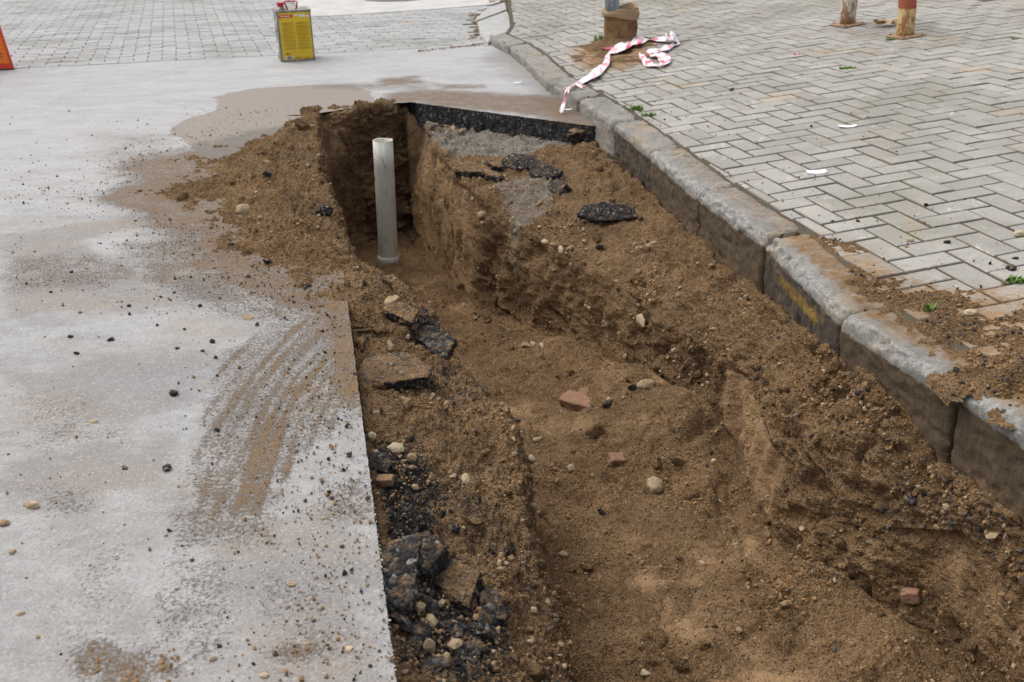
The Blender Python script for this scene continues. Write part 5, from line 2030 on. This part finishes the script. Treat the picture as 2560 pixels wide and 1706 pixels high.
# ------------------------------------------------------------------ litter, leaf, weeds, manhole
def sheet(name, loc, wx, wy, yaw, label, cat, mat, curl=.006, group=None):
    n = 9
    V = []
    for j in range(n):
        for i in range(n):
            a, b = i / (n - 1) - .5, j / (n - 1) - .5
            V.append((a * wx, b * wy, .003 + curl * (abs(a * 2) ** 2.5) + .3 * curl * math.sin(b * 5 + a * 4)))
    o = mesh_np(name, np.array(V), [gridfaces(n, n)], M[mat], True)
    o.location = loc
    o.rotation_euler = (R(1), R(-4), yaw)
    m = o.modifiers.new('thickness', 'SOLIDIFY'); m.thickness = .0012
    return tag(o, label, cat, group)


M['pink'] = mat_simple('pink_foil', (.60, .10, .25), (.45, .05, .10), .4, 40)
sheet('paper_scrap', SW(1877, 397), .070, .042, R(-2), 'white paper slip lying flat on the middle of the pavement', 'paper scrap', 'white', .003, 'white paper scraps')
sheet('paper_scrap', SW(1948, 292), .072, .030, R(-6), 'curled white paper bit farther back on the pavement', 'paper scrap', 'white', .004, 'white paper scraps')
sheet('paper_scrap', G(1190, 191), .055, .022, R(0), 'small white paper bit on the road beside the kerb', 'paper scrap', 'white', .003, 'white paper scraps')
sheet('paper_scrap', G(1306, 253), .045, .020, R(5), 'little white paper bit on the road under the hanging tape end', 'paper scrap', 'white', .003, 'white paper scraps')
sheet('candy_wrapper', SW(1396, 113, .012), .085, .030, R(4), 'shiny pink candy wrapper on the soil in front of the clay-caked stub', 'wrapper', 'pink', .012)
sheet('petal', SW(1830, 126), .035, .025, R(4), 'tiny magenta petal on the far pavement blocks', 'petal', 'pink', .008)


def build_leaf():
    M['leaf'] = mat_simple('dry_leaf', (.40, .25, .13), (.52, .36, .22), .8, 20)
    bm = bmesh.new()
    n = 26
    c = bm.verts.new((0, 0, .022))
    rim = []
    for k in range(n):
        a = k * 2 * math.pi / n
        r = .075 * (.62 + .38 * abs(math.cos(a * 2.5)) ** 1.3) * (1 + .12 * math.sin(k * 7.1))
        rim.append(bm.verts.new((r * math.cos(a), r * .8 * math.sin(a), .006 + .038 * abs(math.sin(a * 2.5 + .8)))))
    for k in range(n): bm.faces.new((c, rim[k], rim[(k + 1) % n]))
    root = bm_obj('dry_leaf', bm, M['leaf'], None, False)
    root.location = SW(2034, 61)
    tag(root, 'curled brown plane leaf lying between the two legs of the hoop', 'leaf')
    bm = bmesh.new()
    tube_bm(bm, [(0, 0, .02), (-.05, -.03, .012), (-.09, -.04, .003)], .0016, 6)
    bm_obj('stalk', bm, M['leaf'], root)


build_leaf()


def mat_grass():
    t = NT('grass_blade')
    r, g, b, _ = t.attr('rnd')
    return t.done(t.mix(r, (.10, .19, .035), (.20, .32, .08)), .7, spec=.2)


M['grass'] = mat_grass()


def weed(loc, rad, hgt, n, label, upright=False, spread=1.0):
    V, Fc, A = [], [], []
    for k in range(n):
        a = random.uniform(0, 2 * math.pi); q = random.random() ** .6 * rad
        bx_, by_ = q * math.cos(a), q * math.sin(a) * (.5 if not upright else 1)
        h = hgt * random.uniform(.4, 1.1)
        da = random.uniform(0, 2 * math.pi); le = h * random.uniform(.25, .9) * (.6 if upright else 1) * spread
        wd = random.uniform(.0016, .0032) * (1.6 if hgt < .04 else 1)
        px_, py_ = -math.sin(da) * wd, math.cos(da) * wd
        i0 = len(V)
        tone = random.random()
        for s_, ww in ((0, 1), (.5, .9), (1, .12)):
            x, y, z = bx_ + math.cos(da) * le * s_ ** 1.6, by_ + math.sin(da) * le * s_ ** 1.6, h * (s_ - .25 * s_ * s_)
            V += [(x - px_ * ww, y - py_ * ww, z), (x + px_ * ww, y + py_ * ww, z)]
            A += [(tone, 0, 0)] * 2
        Fc += [(i0, i0 + 1, i0 + 3, i0 + 2), (i0 + 2, i0 + 3, i0 + 5, i0 + 4)]
    o = mesh_np('weed_tuft', np.array(V), [np.array(Fc)], M['grass'], True, {'rnd': np.array(A)})
    o.location = loc
    return tag(o, label, 'weed', 'weeds in the pavement joints')


weed(SW(1380, 94), .05, .06, 70, 'green weed tuft at the left foot of the clay-caked stub')
weed(SW(1463, 253), .032, .030, 70, 'bright weed in the gap behind the pale kerb stone')
weed(SW(1493, 266), .036, .018, 60, 'low weed between the kerb and the nearest pavement blocks')
weed(SW(1946, 158), .050, .014, 110, 'flat green weed patch on the middle of the pavement')
weed(SW(2344, 648), .035, .022, 60, 'weed tuft at the right side of the photo')
weed(SW(2134, 713), .012, .03, 18, 'single tiny weed sprouting from the spilled soil')
weed(SW(1611, 440, -.05), .012, .06, 16, 'thin grass blades hanging in a kerb joint', True)
weed(SW(2047, 92), .03, .015, 40, 'weed at the base plate of the right hoop leg')


def build_manhole():
    M['iron'] = mat_simple('cast_iron', (.16, .155, .15), (.30, .29, .27), .7, 30, .3, bs=.6)
    c = G(908, 2)
    e = G(832, 3)
    r = .30
    root = empty('manhole_cover', c + np.array([0, .20, .006]))
    tag(root, 'round grey iron manhole cover at the top edge of the photo', 'manhole cover')
    bm = bmesh.new()
    def ringpair(r0, r1, z0, z1):
        n = 64
        A = [[bm.verts.new((rr * math.cos(k * 2 * math.pi / n), rr * math.sin(k * 2 * math.pi / n), z)) for k in range(n)] for rr, z in ((r1, z0), (r1, z1), (r0, z1), (r0, z0))]
        for i in range(3):
            for k in range(n): bm.faces.new((A[i][k], A[i][(k + 1) % n], A[i + 1][(k + 1) % n], A[i + 1][k]))
    ringpair(r + .012, r + .06, -.004, .008)
    bm_obj('frame', bm, M['iron'], root)
    bm = bmesh.new()
    n = 64
    top = [bm.verts.new((r * math.cos(k * 2 * math.pi / n), r * math.sin(k * 2 * math.pi / n), .004)) for k in range(n)]
    bm.faces.new(top)
    bot = [bm.verts.new((v.co.x, v.co.y, -.004)) for v in top]
    for k in range(n): bm.faces.new((top[k], bot[k], bot[(k + 1) % n], top[(k + 1) % n]))
    for ri in range(1, 9):
        m = ri * 6
        for k in range(m):
            a = k * 2 * math.pi / m
            x, y = ri * .033 * math.cos(a), ri * .033 * math.sin(a)
            box_bm(bm, (x - .008, y - .008, .0035), (x + .008, y + .008, .009))
    bm_obj('lid', bm, M['iron'], root)


build_manhole()

# dark litter in the gutter of the corner ramp
P = []
for _ in range(190):
    q = random.random()
    x, y = 1082 + 14 * math.sin(q * 3) + random.gauss(0, 5), 30 + 60 * q
    P.append(G(x, y, .006))
for _ in range(150):
    P.append(G(random.uniform(1125, 1185), random.gauss(1, 3), .008))
for _ in range(110):
    x = random.uniform(960, 1115)
    P.append(G(x, 118 - (x - 960) * .11 + random.gauss(0, .8), .003))
P = np.array(P)
scatter('gutter_litter', P, np.tile([0, 0, 1.0], (len(P), 1)), rng.uniform(.003, .008, len(P)), 'crumb_soil', 1, ('chunk',), .2)

# wide ground round the site
gz = -.03
fr = [(-200, -200), (200, -200), (200, 200), (-200, 200)]
inn_ = [(-11.5, -5.5), (7.2, -2.8), (7.2, 13.5), (-11.5, 13.5)]
gv = [(x, y, gz) for x, y in fr] + [(x, y, gz) for x, y in inn_]
t_ = NT('far_ground')
M['far_ground'] = t_.done(t_.mix(t_.noise(.5, 5), (.30, .30, .29), (.40, .395, .38)), .9)
tag(mesh_np('ground', np.array(gv), [np.array([[0, 1, 5, 4], [1, 2, 6, 5], [2, 3, 7, 6], [3, 0, 4, 7]])], M['far_ground'], False), kind='structure')


# ------------------------------------------------------------------ light, sky, camera
sc = bpy.context.scene
w = bpy.data.worlds.new('World')
sc.world = w
w.use_nodes = True
nt = w.node_tree
bg = nt.nodes['Background']
sky = nt.nodes.new('ShaderNodeTexSky')
sky.sky_type = 'NISHITA'
sky.sun_disc = False
SUN_EL, SUN_AZ = R(62), R(-62)         # azimuth from +Y towards +X
sky.sun_elevation = SUN_EL
sky.sun_rotation = SUN_AZ
sky.air_density = 1.0
sky.dust_density = 4.0
sky.ozone_density = .6
hs = nt.nodes.new('ShaderNodeHueSaturation')     # cloud cover: the sky is greyer than a clear one
hs.inputs['Saturation'].default_value = .35
nt.links.new(sky.outputs[0], hs.inputs['Color'])
nt.links.new(hs.outputs[0], bg.inputs[0])
bg.inputs[1].default_value = .15
sl = bpy.data.lights.new('sun', 'SUN')
sl.energy = 1.1
sl.angle = R(80)
sl.color = (1.0, .955, .90)
so = bpy.data.objects.new('sun', sl)
C.objects.link(so)
dirv = Vector((math.sin(SUN_AZ) * math.cos(SUN_EL), math.cos(SUN_AZ) * math.cos(SUN_EL), math.sin(SUN_EL)))
so.rotation_euler = dirv.to_track_quat('Z', 'Y').to_euler()
so.location = dirv * 20

cam = bpy.data.cameras.new('camera')
co = bpy.data.objects.new('camera', cam)
C.objects.link(co)
c_, s_ = math.cos(PITCH), math.sin(PITCH)
rt, up, fw = Vector((1, 0, 0)), Vector((0, s_, c_)), Vector((0, c_, -s_))
cr_, sr_ = math.cos(ROLL), math.sin(ROLL)
u_, v_ = rt * cr_ - up * sr_, rt * sr_ + up * cr_
co.matrix_world = Matrix(((u_.x, v_.x, -fw.x, 0), (u_.y, v_.y, -fw.y, 0), (u_.z, v_.z, -fw.z, HC), (0, 0, 0, 1)))
cam.sensor_width = 36
cam.lens = F / 2560 * 36
cam.clip_start = .02
cam.clip_end = 600
cam.dof.use_dof = True
cam.dof.focus_distance = 2.7
cam.dof.aperture_fstop = 7.1
sc.camera = co
vs = sc.view_settings
vs.view_transform = 'Standard'
vs.look = 'None'
vs.gamma = 1
vs.use_curve_mapping = False
vs.exposure = EXPOSURE
